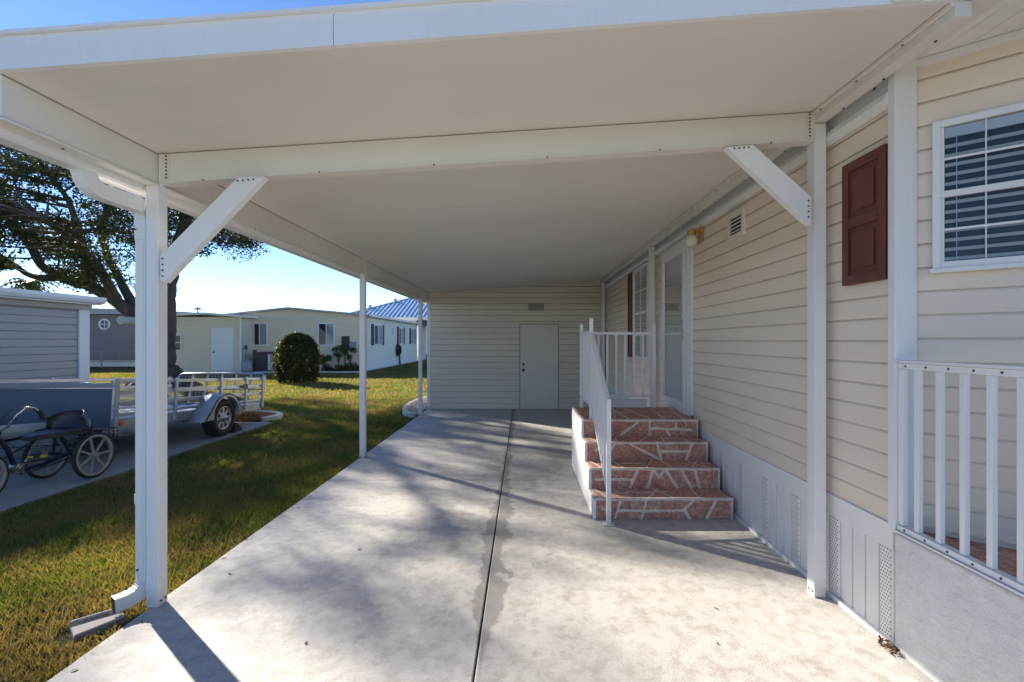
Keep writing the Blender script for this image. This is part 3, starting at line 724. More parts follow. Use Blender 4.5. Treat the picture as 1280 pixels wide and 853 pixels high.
for k in range(9):
    t=(k+.7)/9.4; a=A2.lerp(B2,t); b=A.lerp(Bt,t); mb=MB(); mb.box(a.x-.012,a.x+.012,a.y-.012,a.y+.012,a.z,b.z); mb.build('baluster',W,sr,.002)
for z0,z1,nm in((1.70,1.735,'top_rail'),(.90,.925,'bottom_rail')):
    mb=MB(); mb.box(RXs-.022,RXs+.012,5.181,5.999,z0,z1); mb.build(nm,W,sr,.003)
    mb=MB(); mb.box(RXs+.016,1.659,6.003,6.037,z0,z1); mb.build(nm,W,sr,.003)
for k in range(7):
    yb_=5.27+k*.108; mb=MB(); mb.box(RXs-.017,RXs+.007,yb_-.012,yb_+.012,.925,1.70); mb.build('baluster',W,sr,.002)
for k in range(7):
    xb=.855+k*.114; mb=MB(); mb.box(xb-.012,xb+.012,6.008,6.032,.925,1.70); mb.build('baluster',W,sr,.002)
mb=MB(); mb.box(1.16,1.60,6.06,6.085,.70,.865); mb.build('white_panel',W,sr,.002)  # flat white panel at the back edge of the landing

# ------------------------------------------------------------------ storage room closing the carport
st_=thing('storage_shed',(0,11.2,0),'cream lap sided storage room with a plain door closing the back of the carport','storage room')
SY=11.15
mb=MB(); mb.siding((-2.24,SY),(1.95,SY),.01,3.12,.139,(0,-1,0),.02)
mb.face([(-2.24,SY+.006,0),(1.95,SY+.006,0),(1.95,SY+.006,3.2),(-2.24,SY+.006,3.2)])
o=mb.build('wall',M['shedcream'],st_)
bm=bmesh.new(); bm.from_mesh(o.data); gb=BASE[st_]
pn=Vector((-SL,0,1)).normalized(); pc=Vector((XL,0,ZL-.004))-gb
bmesh.ops.bisect_plane(bm,geom=bm.verts[:]+bm.edges[:]+bm.faces[:],plane_co=pc,plane_no=pn,clear_outer=True); bm.to_mesh(o.data); bm.free()
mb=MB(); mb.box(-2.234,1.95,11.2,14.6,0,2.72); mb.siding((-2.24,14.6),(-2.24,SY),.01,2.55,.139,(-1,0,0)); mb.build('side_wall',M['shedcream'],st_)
mb=MB(); mb.box(-2.285,-2.205,SY-.03,SY+.02,.0,2.56); mb.build('corner_trim',M['white'],st_,.003)
mb=MB(); mb.prism([(-2.2,SY-.02,soff(-2.2)-.022),(1.9,SY-.02,soff(1.9)-.022),(1.9,SY-.02,soff(1.9)-.004),(-2.2,SY-.02,soff(-2.2)-.004)],(0,.015,0)); mb.build('top_trim',M['shedcream'],st_)
mb=MB(); y=SY-.021
x0,x1=-.065,.825
mb.box(x0-.025,x0-.003,y-.012,y,.0,2.03); mb.box(x1+.003,x1+.025,y-.012,y,.0,2.03); mb.box(x0-.025,x1+.025,y-.012,y,2.008,2.03); mb.build('door_frame',M['ventgrey'],st_)
mb=MB(); mb.box(x0,x1,y-.022,y-.0005,.012,2.003)
for z in(.2,1.0,1.8): mb.box(x1-.004,x1+.012,y-.028,y-.0225,z-.05,z+.05,1)
dr=mb.build('door',[M['door'],M['ventgrey']],st_,.002)
mb=MB(); 
for z,r in((.93,.030),(1.07,.026)):
    mb=MB(); mb.lathe((x0+.07,y-.022,z),(0,-1,0),[(r*1.1,0),(r*1.1,.006),(.012,.008),(.012,.03),(r,.036),(r*1.02,.05),(r*.7,.062),(.001,.064)],16); mb.build('knob' if z<1 else 'deadbolt',M['dark'],dr)
mb=MB(); x0,x1,z0,z1=.115,.495,2.34,2.52
mb.box(x0,x1,y-.02,y,z0,z1)
for k in range(4):
    a=x0+.012+k*.092
    for j in range(4): mb.obox((a+.041,y-.024,z0+.03+j*.04),(.036,0,0),(0,.004,.012),(0,.001,-.0005),0)
mb.build('louvre_vent',M['ventgrey'],st_,.002)

# ------------------------------------------------------------------ lawn edging beds
def ring(name,label,cx,cy,rx,ry,a0,a1,n,w,h,m,seg=True):
    mb=MB(); 
    for i in range(n):
        ga=.012 if seg else 0
        t0=R(a0+(a1-a0)*(i+ga)/n); t1=R(a0+(a1-a0)*(i+1-ga)/n)
        q=[(cx+rx*math.cos(t0),cy+ry*math.sin(t0)),(cx+rx*math.cos(t1),cy+ry*math.sin(t1)),(cx+(rx-w)*math.cos(t1),cy+(ry-w)*math.sin(t1)),(cx+(rx-w)*math.cos(t0),cy+(ry-w)*math.sin(t0))]
        mb.prism([(a,b,-.05) for a,b in q],(0,0,.05+h))
    return tag(mb.build(name,m,bevel=.015,recalc=True),label,'edging')
ring('bed_edging','low white stone edging curving round gravel beside the storage room corner',-2.32,11.9,.60,1.80,92,268,16,.11,.07,M['stonew'])
ring('bed_edging','pale concrete curb curving round straw mulch behind the trailer',-5.95,9.93,.80,.60,-38,180,18,.12,.06,M['stonew'],False)
# gravel
vs=MB(); rs=random.Random(5)
for k in range(420):
    a=R(rs.uniform(92,268)); q=math.sqrt(rs.random())*.84; p=(-2.32+.58*q*math.cos(a),11.9+1.75*q*math.sin(a)); r=rs.uniform(.02,.04)
    ico=[]; vs.sphere((p[0],p[1],-.03+rs.uniform(0,.02)),r,0,4,(1,rs.uniform(.7,1.2),.7))
tag(vs.build('gravel',M['rock']),'white gravel inside the curved edging by the storage room','gravel',kind='stuff')
vs=MB()
for k in range(900):
    a=rs.uniform(0,2*math.pi); q=math.sqrt(rs.random()); p=Vector((-5.95+.66*q*math.cos(a),9.93+.46*q*math.sin(a),.0+.09*(1-q*q)+rs.uniform(-.03,.03)))
    an=rs.uniform(0,6.3); d=Vector((math.cos(an),math.sin(an),rs.uniform(-.4,.5)))*rs.uniform(.04,.1); vs.bar(p-d,p+d,.007,.004)
tag(vs.build('straw_mulch',M['straw']),'orange brown straw mulch heaped in the curbed bed behind the trailer','mulch',kind='stuff')

# ------------------------------------------------------------------ utility trailer
AX=Vector((0,8.0,.31)); TILT=Matrix.Translation(AX)@Matrix.Rotation(R(-3.9),4,'X')@Matrix.Translation(-AX)
tr=thing('utility_trailer',(-6.3,7.9,0),'silver open utility trailer with slatted sides and a blue front board parked on the driveway','trailer')
tx0,tx1,ty0,ty1=-7.25,-5.36,6.10,9.60
A_=M['alu']
mb=MB(); mb.box(tx1-.05,tx1,ty0,ty1,.33,.47); mb.box(tx0,tx0+.05,ty0,ty1,.33,.47); mb.box(tx0+.05,tx1-.05,ty0,ty0+.05,.335,.465); mb.box(tx0+.05,tx1-.05,ty1-.05,ty1,.335,.465)
for k in range(5): mb.box(tx0+.05,tx1-.05,6.7+.6*k,6.74+.6*k,.345,.40)
mb.build('frame',M['alu2'],tr,.004,TILT)
mb=MB(); 
for k in range(9): mb.box(tx0+.055+k*.2,tx0+.245+k*.2,ty0+.05,ty1-.05,.405,.43)
mb.build('deck',M['alu2'],tr,.002,TILT)
for xs,sgn in((tx1,1),(tx0,-1)):
    mb=MB(); xa,xb=(xs-.028,xs-.004) if sgn>0 else (xs+.004,xs+.028)
    for z0,z1 in((.93,.98),(.78,.84),(.63,.69),(.50,.54)): mb.box(xa,xb,ty0+.04,ty1,z0,z1)
    mb.build('side_rail',A_,tr,.004,TILT)
    for yp in(ty0+.02,7.17,8.25,8.99,ty1-.025):
        mb=MB(); xo=xs+.001 if sgn>0 else xs-.036; mb.box(xo,xo+.035,yp-.022,yp+.022,.36,1.0); mb.build('side_post',A_,tr,.004,TILT)
mb=MB(); mb.box(tx0+.04,tx1-.035,ty0-.012,ty0+.006,.37,.865)
for k in range(9): mb.box(tx0+.04,tx1-.035,ty0-.0135,ty0-.0122,.41+k*.05,.412+k*.05)
mb.build('front_board',M['bluepanel'],tr,.002,TILT)
mb=MB(); mb.box(tx0,tx1,ty0-.015,ty0+.035,.88,.94); mb.build('front_rail',A_,tr,.004,TILT)
# ramp gate leaning back
def gate(u,v): return (tx0+.04+u*(tx1-tx0-.08), ty1+.03+v*.14, .40+v*.66)
loop=[gate(0,0),gate(0,.86),gate(.015,.95),gate(.05,1),gate(.95,1),gate(.985,.95),gate(1,.86),gate(1,0)]
mb=MB(); mb.tube(loop+[gate(1,0)],.022,8); mb.tube([gate(0,.03),gate(1,.03)],.02,8); mb.tube([gate(0,.5),gate(1,.5)],.014,6)
for k in range(1,6): mb.tube([gate(k/6,0),gate(k/6,1)],.016,6)
gt=mb.build('ramp_gate',A_,tr,0,TILT)
mb=MB()
for k in range(1,26): mb.bar(gate(k/26,0),gate(k/26,.97),.004,.004)
for k in range(1,12): mb.bar(gate(0,k/12),gate(1,k/12),.004,.004)
mb.build('gate_mesh',M['alu2'],gt,0,TILT)
# fenders and wheels
for sgn,xc in((1,tx1+.16),(-1,tx0-.16)):
    mb=MB(); xi,xo=xc-.14,xc+.14; ro,ri=.415,.395
    pts=[(8.0+ro*math.cos(R(a)),.31+ro*math.sin(R(a))) for a in range(0,151,10)]
    flare=[(7.62,.50),(7.50,.42),(7.40,.31)]
    outer=pts[:]; outer+= [(7.50,.40),(7.44,.33)]
    inn=[(8.0+ri*math.cos(R(a)),.31+ri*math.sin(R(a))) for a in range(0,151,10)]+[(7.525,.385),(7.46,.325)]
    for i in range(len(outer)-1):
        for (P0,P1,fl) in((outer[i],outer[i+1],False),(inn[i+1],inn[i],False)):
            mb.face([(xi,*P0),(xo,*P0),(xo,*P1),(xi,*P1)],0,True)
        for x_ in(xi,xo): mb.face([(x_,*outer[i]),(x_,*outer[i+1]),(x_,*inn[i+1]),(x_,*inn[i])])
    # outer valance: side skirt plate over the front flare
    val=[(xo,7.44,.33),(xo,7.50,.40)]+[(xo,8+ro*math.cos(R(a)),.31+ro*math.sin(R(a))) for a in range(150,-1,-10)]+[(xo,8+.36*math.cos(R(a)),.31+.36*math.sin(R(a))) for a in range(0,151,10)]+[(xo,7.66,.33)]
    n_=len(val); 
    top=val[2:18]; bot=val[18:34][::-1]
    for i in range(15): mb.face([top[i],top[i+1],bot[i+1],bot[i]])
    mb.face([val[0],val[1],top[0],bot[0],val[-1]])
    mb.build('fender',M['alu2'],tr,0,None,recalc=True)
    mb=MB(); r=.31; o=(xc,8.0,.31)
    mb.lathe(o,(sgn,0,0),[(.19,-.1),(.26,-.105),(.295,-.09),(r,-.06),(r,.06),(.295,.09),(.26,.105),(.20,.098),(.19,.08)],36)
    for k in range(40):
        a=2*math.pi*k/40; c=Vector((xc,8+math.cos(a)*r,.31+math.sin(a)*r)); t=Vector((0,-math.sin(a),math.cos(a)))
        mb.obox(c,(.085,0,0),t*.011,Vector((0,math.cos(a),math.sin(a)))*.004)
    wh=mb.build('wheel',M['black'],tr)
    mb=MB(); mb.lathe(o,(sgn,0,0),[(.198,.075),(.198,.092),(.18,.094),(.172,.06)],32); mb.lathe(o,(sgn,0,0),[(.085,.075),(.075,.09),(.045,.095),(.04,.115),(.001,.12)],20)
    mb.lathe(o,(sgn,0,0),[(.19,.03),(.001,.03)],24,1)
    for k in range(8):
        a=2*math.pi*k/8; d=Vector((0,math.cos(a),math.sin(a))); t=Vector((0,-math.sin(a),math.cos(a))); c=Vector(o)+d*.125+Vector((sgn*.07,0,0))
        mb.obox(c,(.008,0,0),t*.026,d*.056)
    mb.build('rim',[M['alu'],M['black']],wh,0,None)
mb=MB(); mb.cyl((tx0-.1,8,.31),(tx1+.1,8,.31),.03,12); mb.box(tx0+.1,tx1-.1,7.97,8.03,.30,.345); mb.build('axle',M['dark'],tr)
mb=MB(); cx=(tx0+tx1)/2
mb.bar((tx0+.3,ty0,.42),(cx-.05,4.95,.42),.06,.09); mb.bar((tx1-.3,ty0,.42),(cx+.05,4.95,.42),.06,.09); mb.bar((cx,5.05,.43),(cx,4.7,.43),.09,.09); mb.build('tongue',M['alu2'],tr,.004,TILT)
mb=MB(); mb.cyl((cx,5.05,.02),(cx,5.05,.8),.03,12); mb.cyl((cx,5.05,.0),(cx,5.05,.02),.09,16); mb.bar((cx,5.05,.8),(cx+.15,5.05,.82),.02,.02); mb.build('jack',M['alu'],tr,0,None)
mb=MB(); mb.tube([(cx+.1,5.0,.40),(cx+.18,5.15,.22),(cx+.2,5.4,.2),(cx+.3,5.7,.38)],.009,6); mb.tube([(tx1-.1,ty0-.02,.37),(tx1-.4,ty0-.1,.30),(cx+.2,5.5,.36),(cx,4.9,.38)],.006,6); mb.build('wiring',M['black'],tr)
mb=MB(); mb.lathe(TILT@Vector((tx1,6.22,.41)),(1,0,0),[(.038,0),(.038,.012),(.025,.02),(.001,.022)],16); mb.build('marker_light',M['orange'],tr)
mb=MB(); mb.box(tx1-.12,tx1+.02,ty1+.001,ty1+.03,.34,.42); mb.build('tail_light',M['red'],tr,.005,TILT)
mb=MB(); mb.box(tx1+.0365,tx1+.0395,8.86,9.02,.76,.86,0); mb.box(tx1+.0396,tx1+.0405,8.90,8.97,.785,.835,1); mb.build('rail_plate',[M['dark'],M['red']],tr,.001,TILT)
wc=MB(); wc.prism([(-5.30,8.27,.0),(-5.30,8.50,.0),(-5.30,8.49,.05),(-5.30,8.33,.17),(-5.30,8.29,.17)],(.2,0,0)); tag(wc.build('wheel_chock',M['black'],bevel=.006),'black rubber chock wedged behind the near trailer wheel','wheel chock')

# ------------------------------------------------------------------ adult tricycle
tc=thing('tricycle',(-5.35,5.3,0),'dark blue adult tricycle with a wide black seat and beige wheels beside the trailer','tricycle')
def mag(o,r,sgn,parent,nsp=7,rot=0):
    o=Vector(o); mb=MB()
    mb.tube([o+Vector((0,math.cos(2*math.pi*k/40)*(r-.022),math.sin(2*math.pi*k/40)*(r-.022))) for k in range(40)],.022,8,0,False,True)
    w=mb.build('wheel',M['black'],parent)
    mb=MB(); mb.lathe(o,(sgn,0,0),[(r-.032,-.02),(r-.03,.02),(r-.055,.022),(r-.06,.012),(r-.058,-.02),(r-.032,-.02)],36)
    mb.cyl(o-Vector((.035,0,0)),o+Vector((.035,0,0)),.032,14)
    for k in range(nsp):
        a=2*math.pi*k/nsp+rot; d=Vector((0,math.cos(a),math.sin(a))); mb.bar(o+d*.02,o+d*(r-.05),.022,.014,(1,0,0))
    mb.build('rim',M['beige'],w); return w
ra=5.54
mag((-5.08,ra,.27),.27,1,tc); mag((-5.64,ra,.27),.27,1,tc,7,.3); mag((-5.36,4.62,.255),.255,1,tc,7,.1)
T=M['bluetube']; mb=MB()
mb.cyl((-5.64,ra,.285),(-5.08,ra,.285),.018,12); mb.tube([(-5.36,ra,.30),(-5.36,5.2,.24),(-5.36,4.95,.25),(-5.36,4.86,.5),(-5.36,4.78,.62)],.024,10); mb.tube([(-5.36,ra,.29),(-5.36,5.4,.56)],.018,8); mb.tube([(-5.56,ra,.29),(-5.5,5.5,.55)],.012,8); mb.tube([(-5.16,ra,.29),(-5.2,5.5,.55)],.012,8)
mb.build('frame',T,tc)
mb=MB(); mb.tube([(-5.41,4.62,.255),(-5.41,4.70,.52),(-5.36,4.75,.6)],.014,8); mb.tube([(-5.31,4.62,.255),(-5.31,4.70,.52),(-5.36,4.75,.6)],.014,8); mb.cyl((-5.36,4.74,.56),(-5.36,4.79,.70),.02,12); mb.build('fork',T,tc)
mb=MB()
for s_ in(-1,1):
    c=-5.36
    mb.tube([(c,4.78,.69),(c+s_*.10,4.77,.74),(c+s_*.20,4.78,.87),(c+s_*.235,4.83,.935),(c+s_*.245,4.89,.92),(c+s_*.25,4.95,.865),(c+s_*.25,4.98,.80)],.0125,8)
hb=mb.build('handlebar',M['chrome'],tc)
for s_ in(-1,1):
    mb=MB(); mb.tube([(-5.36+s_*.248,4.93,.885),(-5.36+s_*.25,4.955,.855),(-5.36+s_*.25,4.985,.785)],.02,8); mb.build('grip',M['black'],hb)
# seat
mb=MB(); nu,nv=12,14; G=[]
for i in range(nu+1):
    u=i/nu
    row=[]
    for j in range(nv+1):
        v=j/nv*2-1; wdt=.10+.15*min(1,u*1.7)
        x=-5.35+v*wdt
        if u<.62: yy=5.06+u/.62*.48; z=.585+.018*v*v-.012*math.sin(u*3)
        else:
            q=(u-.62)/.38; yy=5.54+.09*math.sin(q*1.6); z=.585+.24*q*q*(.35+.65*q)+.03*q; z=.59+.195*(q**1.1)*(1-.30*abs(v)**4)
            yy-=.16*(v*v)*q**.5; x=-5.35+v*wdt*(1-.18*q)
        row.append(Vector((x,yy,z)))
    G.append(row)
for i in range(nu):
    for j in range(nv):
        f=[G[i][j],G[i][j+1],G[i+1][j+1],G[i+1][j]]; mb.face(f,1 if i<7 and 1<=j<nv-1 else 0,True)
        mb.face([p+Vector((0,.03 if i>7 else 0,-.05 if i<=8 else -.01)) for p in f[::-1]],0,True)
def edge(a,b,i):
    o1=Vector((0,.03 if i>7 else 0,-.05 if i<=8 else -.01)); mb.face([a,b,b+o1,a+o1])
for i in range(nu):
    for j in(0,nv): edge(G[i][j],G[i+1][j],i)
for j in range(nv): edge(G[0][j],G[0][j+1],0); edge(G[nu][j],G[nu][j+1],nu-1)
mb.tube([G[nu][j] for j in range(nv+1)]+[],.016,6); mb.tube([G[i][nv] for i in range(4,nu+1)],.014,6); mb.tube([G[i][0] for i in range(4,nu+1)],.014,6)
mb.build('seat',[M['seat'],M['seattop']],tc)
mb=MB(); mb.tube([(-5.36,5.38,.42),(-5.36,5.33,.57)],.016,8); mb.tube([(-5.2,5.64,.6),(-5.15,5.60,.5),(-5.15,5.55,.3)],.009,6); mb.build('seat_post',M['dark'],tc)
mb=MB(); c=Vector((-5.36,4.94,.27)); mb.cyl(c-Vector((.03,0,0)),c+Vector((.035,0,0)),.06,20); mb.bar(c+Vector((.05,0,0)),c+Vector((.05,.10,.11)),.014,.022); mb.bar(c-Vector((.05,0,0)),c+Vector((-.05,-.10,-.11)),.014,.022); ck=mb.build('crank',M['chrome'],tc)
for s_ in(1,-1):
    mb=MB(); p=c+Vector((s_*.09,s_*.10,s_*.11)); mb.box(p.x-.045,p.x+.045,p.y-.035,p.y+.035,p.z-.014,p.z+.014); mb.box(p.x-.03,p.x+.03,p.y-.040,p.y-.0355,p.z-.011,p.z+.011,1); mb.build('pedal',[M['black'],M['yel']],ck,.002)
mb=MB(); mb.box(-5.24,-5.18,5.06,5.10,.36,.385); mb.build('reflector',M['yel'],tc,.003)
mb=MB(); bx0,bx1,by0,by1,bz0,bz1=-5.56,-5.16,5.70,5.95,.33,.52
for k in range(9):
    t=k/8; x_=bx0+(bx1-bx0)*t; mb.bar((x_,by0,bz0),(x_,by0,bz1),.004,.004,(0,1,0)); mb.bar((x_,by1,bz0),(x_,by1,bz1),.004,.004,(0,1,0)); mb.bar((x_,by0,bz0),(x_,by1,bz0),.004,.004)
for k in range(6):
    z_=bz0+(bz1-bz0)*k/5
    for (a,b) in(((bx0,by0),(bx1,by0)),((bx1,by0),(bx1,by1)),((bx1,by1),(bx0,by1)),((bx0,by1),(bx0,by0))): mb.bar((*a,z_),(*b,z_),.004 if k<5 else .009,.004 if k<5 else .009)
for k in range(5):
    y_=by0+(by1-by0)*k/4; mb.bar((bx1,y_,bz0),(bx1,y_,bz1),.004,.004,(0,1,0))
mb.bar((-5.36,5.54,.32),(-5.36,5.9,.33),.03,.015)
mb.build('wire_basket',M['dark'],tc)
mb=MB(); mb.tube([(-5.31,4.95,.33),(-5.31,5.25,.30),(-5.31,5.5,.32)],.008,6); mb.tube([(-5.31,4.95,.21),(-5.31,5.25,.225),(-5.31,5.5,.26)],.008,6); mb.build('chain',M['dark'],tc)
mb=MB(); mb.tube([(-5.11,4.95,.88),(-5.2,4.75,.92),(-5.32,4.68,.75),(-5.33,4.62,.5)],.004,5); mb.tube([(-5.61,4.95,.88),(-5.5,4.72,.95),(-5.4,4.68,.72),(-5.36,5.0,.45),(-5.3,5.45,.42)],.004,5); mb.build('brake_cable',M['black'],tc)

# ------------------------------------------------------------------ neighbours
def boxwin(px,x0,x1,y,z0,z1,parent,m_back,frame=M['frame'],fr=.07,split='v',n=(0,-1,0)):
    pass
def win_x(x0,x1,y,z0,z1,parent,back='winback',fr=.07,vm=True,hm=False,curtain=False,frame='frame',name='window'):
    mb=MB()
    for a in((x0,x0+fr,z0,z1),(x1-fr,x1,z0,z1),(x0+fr,x1-fr,z0,z0+fr),(x0+fr,x1-fr,z1-fr,z1)): mb.box(a[0],a[1],y-.06,y,a[2],a[3])
    xm=(x0+x1)/2; zm=(z0+z1)/2
    if vm: mb.box(xm-.02,xm+.02,y-.045,y-.01,z0+fr,z1-fr)
    if hm: mb.box(x0+fr,x1-fr,y-.044,y-.011,zm-.025,zm+.025)
    w=mb.build(name,M[frame],parent)
    mb=MB(); mb.box(x0+.02,x1-.02,y-.006,y-.002,z0+.02,z1-.02)
    if curtain:
        for k in range(7): a=xm+.03+k*(x1-fr-xm-.03)/7; mb.box(a,a+(x1-fr-xm-.03)/7-.005,y-.014-.006*(k%2),y-.0065,z0+fr,z1-fr,1)
    mb.build('window_backing',[M[back],M['curtain']],w)
    mb=MB(); mb.face([(x0+fr,y-.025,z0+fr),(x1-fr,y-.025,z0+fr),(x1-fr,y-.025,z1-fr),(x0+fr,y-.025,z1-fr)]); mb.build('pane',M['glass'],w)
    return w
# grey shed at left
gs=thing('grey_shed',(-9,4,0),'grey lap sided shed with white gutter and corner board left of the driveway','shed')
gx_,gy1=-8.5,9.10
mb=MB(); mb.siding((gx_,-4),(gx_,9.10),.04,2.36,.135,(1,0,0),.018); mb.siding((-12.5,gy1),(gx_,gy1),.04,2.36,.135,(0,1,0),.018); mb.box(-12.5,gx_-.006,-4,gy1-.006,0,2.40); mb.build('wall',M['grey_siding'],gs)
mb=MB(); mb.box(gx_,-8.235,-4,9.14,2.315,2.345); mb.box(gx_+.02,gx_+.10,-4,gy1+.02,2.22,2.314,1); mb.build('soffit',[M['white'],M['grey_siding']],gs)
mb=MB(); mb.prism([(-8.235,-4,2.33),(-8.16,-4,2.345),(-8.13,-4,2.40),(-8.13,-4,2.46),(-8.235,-4,2.46)],(0,13.14,0)); mb.build('gutter',M['white'],gs,.004)
mb=MB(); mb.prism([(-8.2,-4,2.462),(-12.8,-4,2.462),(-10.5,-4,2.62)],(0,13.18,0)); mb.build('roof',M['roofgrey'],gs)
mb=MB(); mb.box(gx_+.019,gx_+.055,gy1-.19,gy1+.02,.02,2.31); mb.build('corner_trim',M['white'],gs,.006)
# taupe home with the round window
th=thing('taupe_home',(-26,29.5,0),'dark taupe home with a round porthole window far behind the tree','mobile home')
TY=29.6
mb=MB(); mb.siding((-36,TY),(-21.2,TY),.42,3.3,.16,(0,-1,0),.012); mb.box(-36,-21.2,TY+.006,40,.0,3.3); mb.build('wall',M['taupe'],th)
mb=MB(); mb.box(-36,-21.2,TY-.03,TY-.002,0,.40); mb.build('skirting',M['whitehouse'],th)
mb=MB(); mb.prism([(-36.3,TY-.35,3.31),(-21.0,TY-.35,3.31),(-21.0,TY-.35,3.45),(-28.6,TY-.35,3.75),(-36.3,TY-.35,3.45)],(0,10.8,0)); mb.build('roof',M['roofgrey'],th)
c=at(131,405,TY-.02); mb=MB(); mb.lathe((c.x,TY-.012,c.z),(0,-1,0),[(.36,0),(.36,.06),(.27,.06),(.27,.0)],32,0,False); mb.box(c.x-.02,c.x+.02,TY-.055,TY-.02,c.z-.28,c.z+.28); mb.box(c.x-.28,c.x+.28,TY-.053,TY-.022,c.z-.02,c.z+.02); rw=mb.build('round_window',M['frame'],th)
mb=MB(); mb.lathe((c.x,TY-.016,c.z),(0,-1,0),[(.28,0),(.001,.0)],32); mb.build('pane',M['bluepanel'],rw)
fn=thing('metal_fence',(-25,28.6,0),'low dark metal picket fence in front of the taupe home','fence')
mb=MB(); mb.box(-30,-21.5,28.58,28.61,.98,1.01); mb.box(-30,-21.5,28.58,28.61,.36,.39); mb.build('rail',M['ventgrey'],fn)
mb=MB()
for k in range(61): x_=-29.9+k*.138; mb.box(x_-.009,x_+.009,28.586,28.604,.30,1.0)
mb.build('pickets',M['ventgrey'],fn)
for k in range(5):
    mb=MB(); x_=-30+k*2.12; mb.box(x_-.03,x_+.03,28.565,28.625,0,1.06); mb.build('post',M['ventgrey'],fn)
# pale yellow home
yh=thing('yellow_home',(-12.4,25.2,0),'pale yellow double wide mobile home with a low gable and white skirting across the lawn','mobile home')
YY=25.2; yx0,yx1=-16.1,-8.45
mb=MB(); mb.siding((yx0,YY),(yx1,YY),.5,2.97,.15,(0,-1,0),.014)
mb.prism([(yx0,YY-.002,2.968),(yx1,YY-.002,2.968),((yx0+yx1)/2-.3,YY-.002,3.33)],(0,.1,0)); mb.build('end_wall',M['yellow'],yh)
mb=MB(); mb.siding((yx1,YY),(yx1,37.2),.5,2.97,.15,(1,0,0),.014); mb.box(yx0,yx1,YY+.11,37.2,0,2.96); mb.build('side_wall',M['whitehouse'],yh)
mb=MB(); mb.box(yx1+.002,yx1+.03,YY,37.2,0,.49); mb.box(yx0,yx1,YY-.03,YY-.002,0,.49,1); mb.build('skirting',[M['white'],M['yellow']],yh)
xm=(yx0+yx1)/2-.3
mb=MB(); mb.prism([(yx0-.25,YY-.2,2.95),(xm,YY-.2,3.34),(yx1+.25,YY-.2,2.95),(yx1+.25,YY-.2,3.05),(xm,YY-.2,3.44),(yx0-.25,YY-.2,3.05)],(0,12.4,0)); rf=mb.build('roof',M['roofgrey'],yh)
mb=MB(); mb.box(yx1+.252,yx1+.30,YY-.2,37.4,2.93,3.06); mb.build('eave_gutter',M['white'],yh)
wz=lambda y_: H-(y_-VY)/F*YY
wx=lambda x_: (x_-VX)/F*YY
for a,b in((314.5,335.5),(397.5,419)): win_x(wx(a),wx(b),YY-.016,wz(432),wz(403),yh,curtain=True)
def sidewin(pa,pb,z0,z1,shut=True,parent=yh,x=yx1+.016):
    d0=x*-F/(VX-pa)*1.0; d1=x*-F/(VX-pb); d0,d1=abs(d0),abs(d1)
    mb=MB(); fr=.06
    for a in((d0,d0+fr,z0,z1),(d1-fr,d1,z0,z1),(d0+fr,d1-fr,z0,z0+fr),(d0+fr,d1-fr,z1-fr,z1)): mb.box(x,x+.05,*a)
    mb.box(x+.01,x+.04,(d0+d1)/2-.03,(d0+d1)/2+.03,z0+fr,z1-fr); w=mb.build('window',M['frame'],parent)
    mb=MB(); mb.box(x+.002,x+.006,d0+.03,d1-.03,z0+.03,z1-.03); mb.box(x+.008,x+.012,(d0+d1)/2+.05,d1-.1,z0+.05,z1-.05,1); mb.build('window_backing',[M['winback'],M['curtain']],w)
    mb=MB(); mb.face([(x+.025,d0+fr,z0+fr),(x+.025,d1-fr,z0+fr),(x+.025,d1-fr,z1-fr),(x+.025,d0+fr,z1-fr)]); mb.build('pane',M['glass'],w)
    if shut:
        for q0,q1 in((d0-.42,d0-.02),(d1+.02,d1+.42)):
            mb=MB(); mb.box(x,x+.035,q0,q1,z0-.02,z1+.02)
            z=z0
            while z<z1: mb.box(x+.036,x+.045,q0+.04,q1-.04,z+.01,z+.045); z+=.07
            mb.build('shutter',M['dkframe'],parent)
sidewin(467,477,1.40,2.55); sidewin(489,491.5,1.95,2.5,False); sidewin(498.3,503.6,1.40,2.55); sidewin(513.5,517.3,1.40,2.55)
# meter boxes on end wall
mb=MB(); mb.box(wx(428),wx(437),YY-.14,YY-.016,wz(437),wz(420)); mb.cyl(((wx(432)),YY-.08,wz(437)),((wx(432)),YY-.08,.3),.03,10); mb.build('meter_box',M['dark'],yh,.01)
mb=MB(); mb.box(wx(438),wx(445.5),YY-.12,YY-.016,wz(437),wz(427)); mb.build('breaker_box',M['greybox'],yh,.01)
# roof vents
for px_,py_,d_ in((437,383,45),):
    pass
# hose reel on side wall
hr=thing('hose_reel',(yx1+.03,0,0),'coiled dark hose on a reel against the white side wall of the yellow home','hose reel')
yy_=abs((yx1)*F/(VX-496)); hr.location=(yx1+.03,yy_,.6); BASE[hr]=Vector(hr.location)
mb=MB()
for k in range(5):
    r=.40-.03*k; mb.tube([(yx1+.08+.035*k,yy_+r*math.cos(2*math.pi*i/28),1.02+.95*r*math.sin(2*math.pi*i/28)) for i in range(28)],.035,6,0,False,True)
mb.cyl((yx1+.03,yy_,1.02),(yx1+.30,yy_,1.02),.10,14); mb.build('coiled_hose',M['black'],hr)
mb=MB(); mb.box(yx1+.03,yx1+.05,yy_-.12,yy_+.12,.85,1.2); mb.bar((yx1+.15,yy_-.1,1.0),(yx1+.2,yy_-.15,.05),.05,.05); mb.bar((yx1+.15,yy_+.1,1.0),(yx1+.2,yy_+.15,.05),.05,.05); mb.build('bracket',M['dark'],hr)
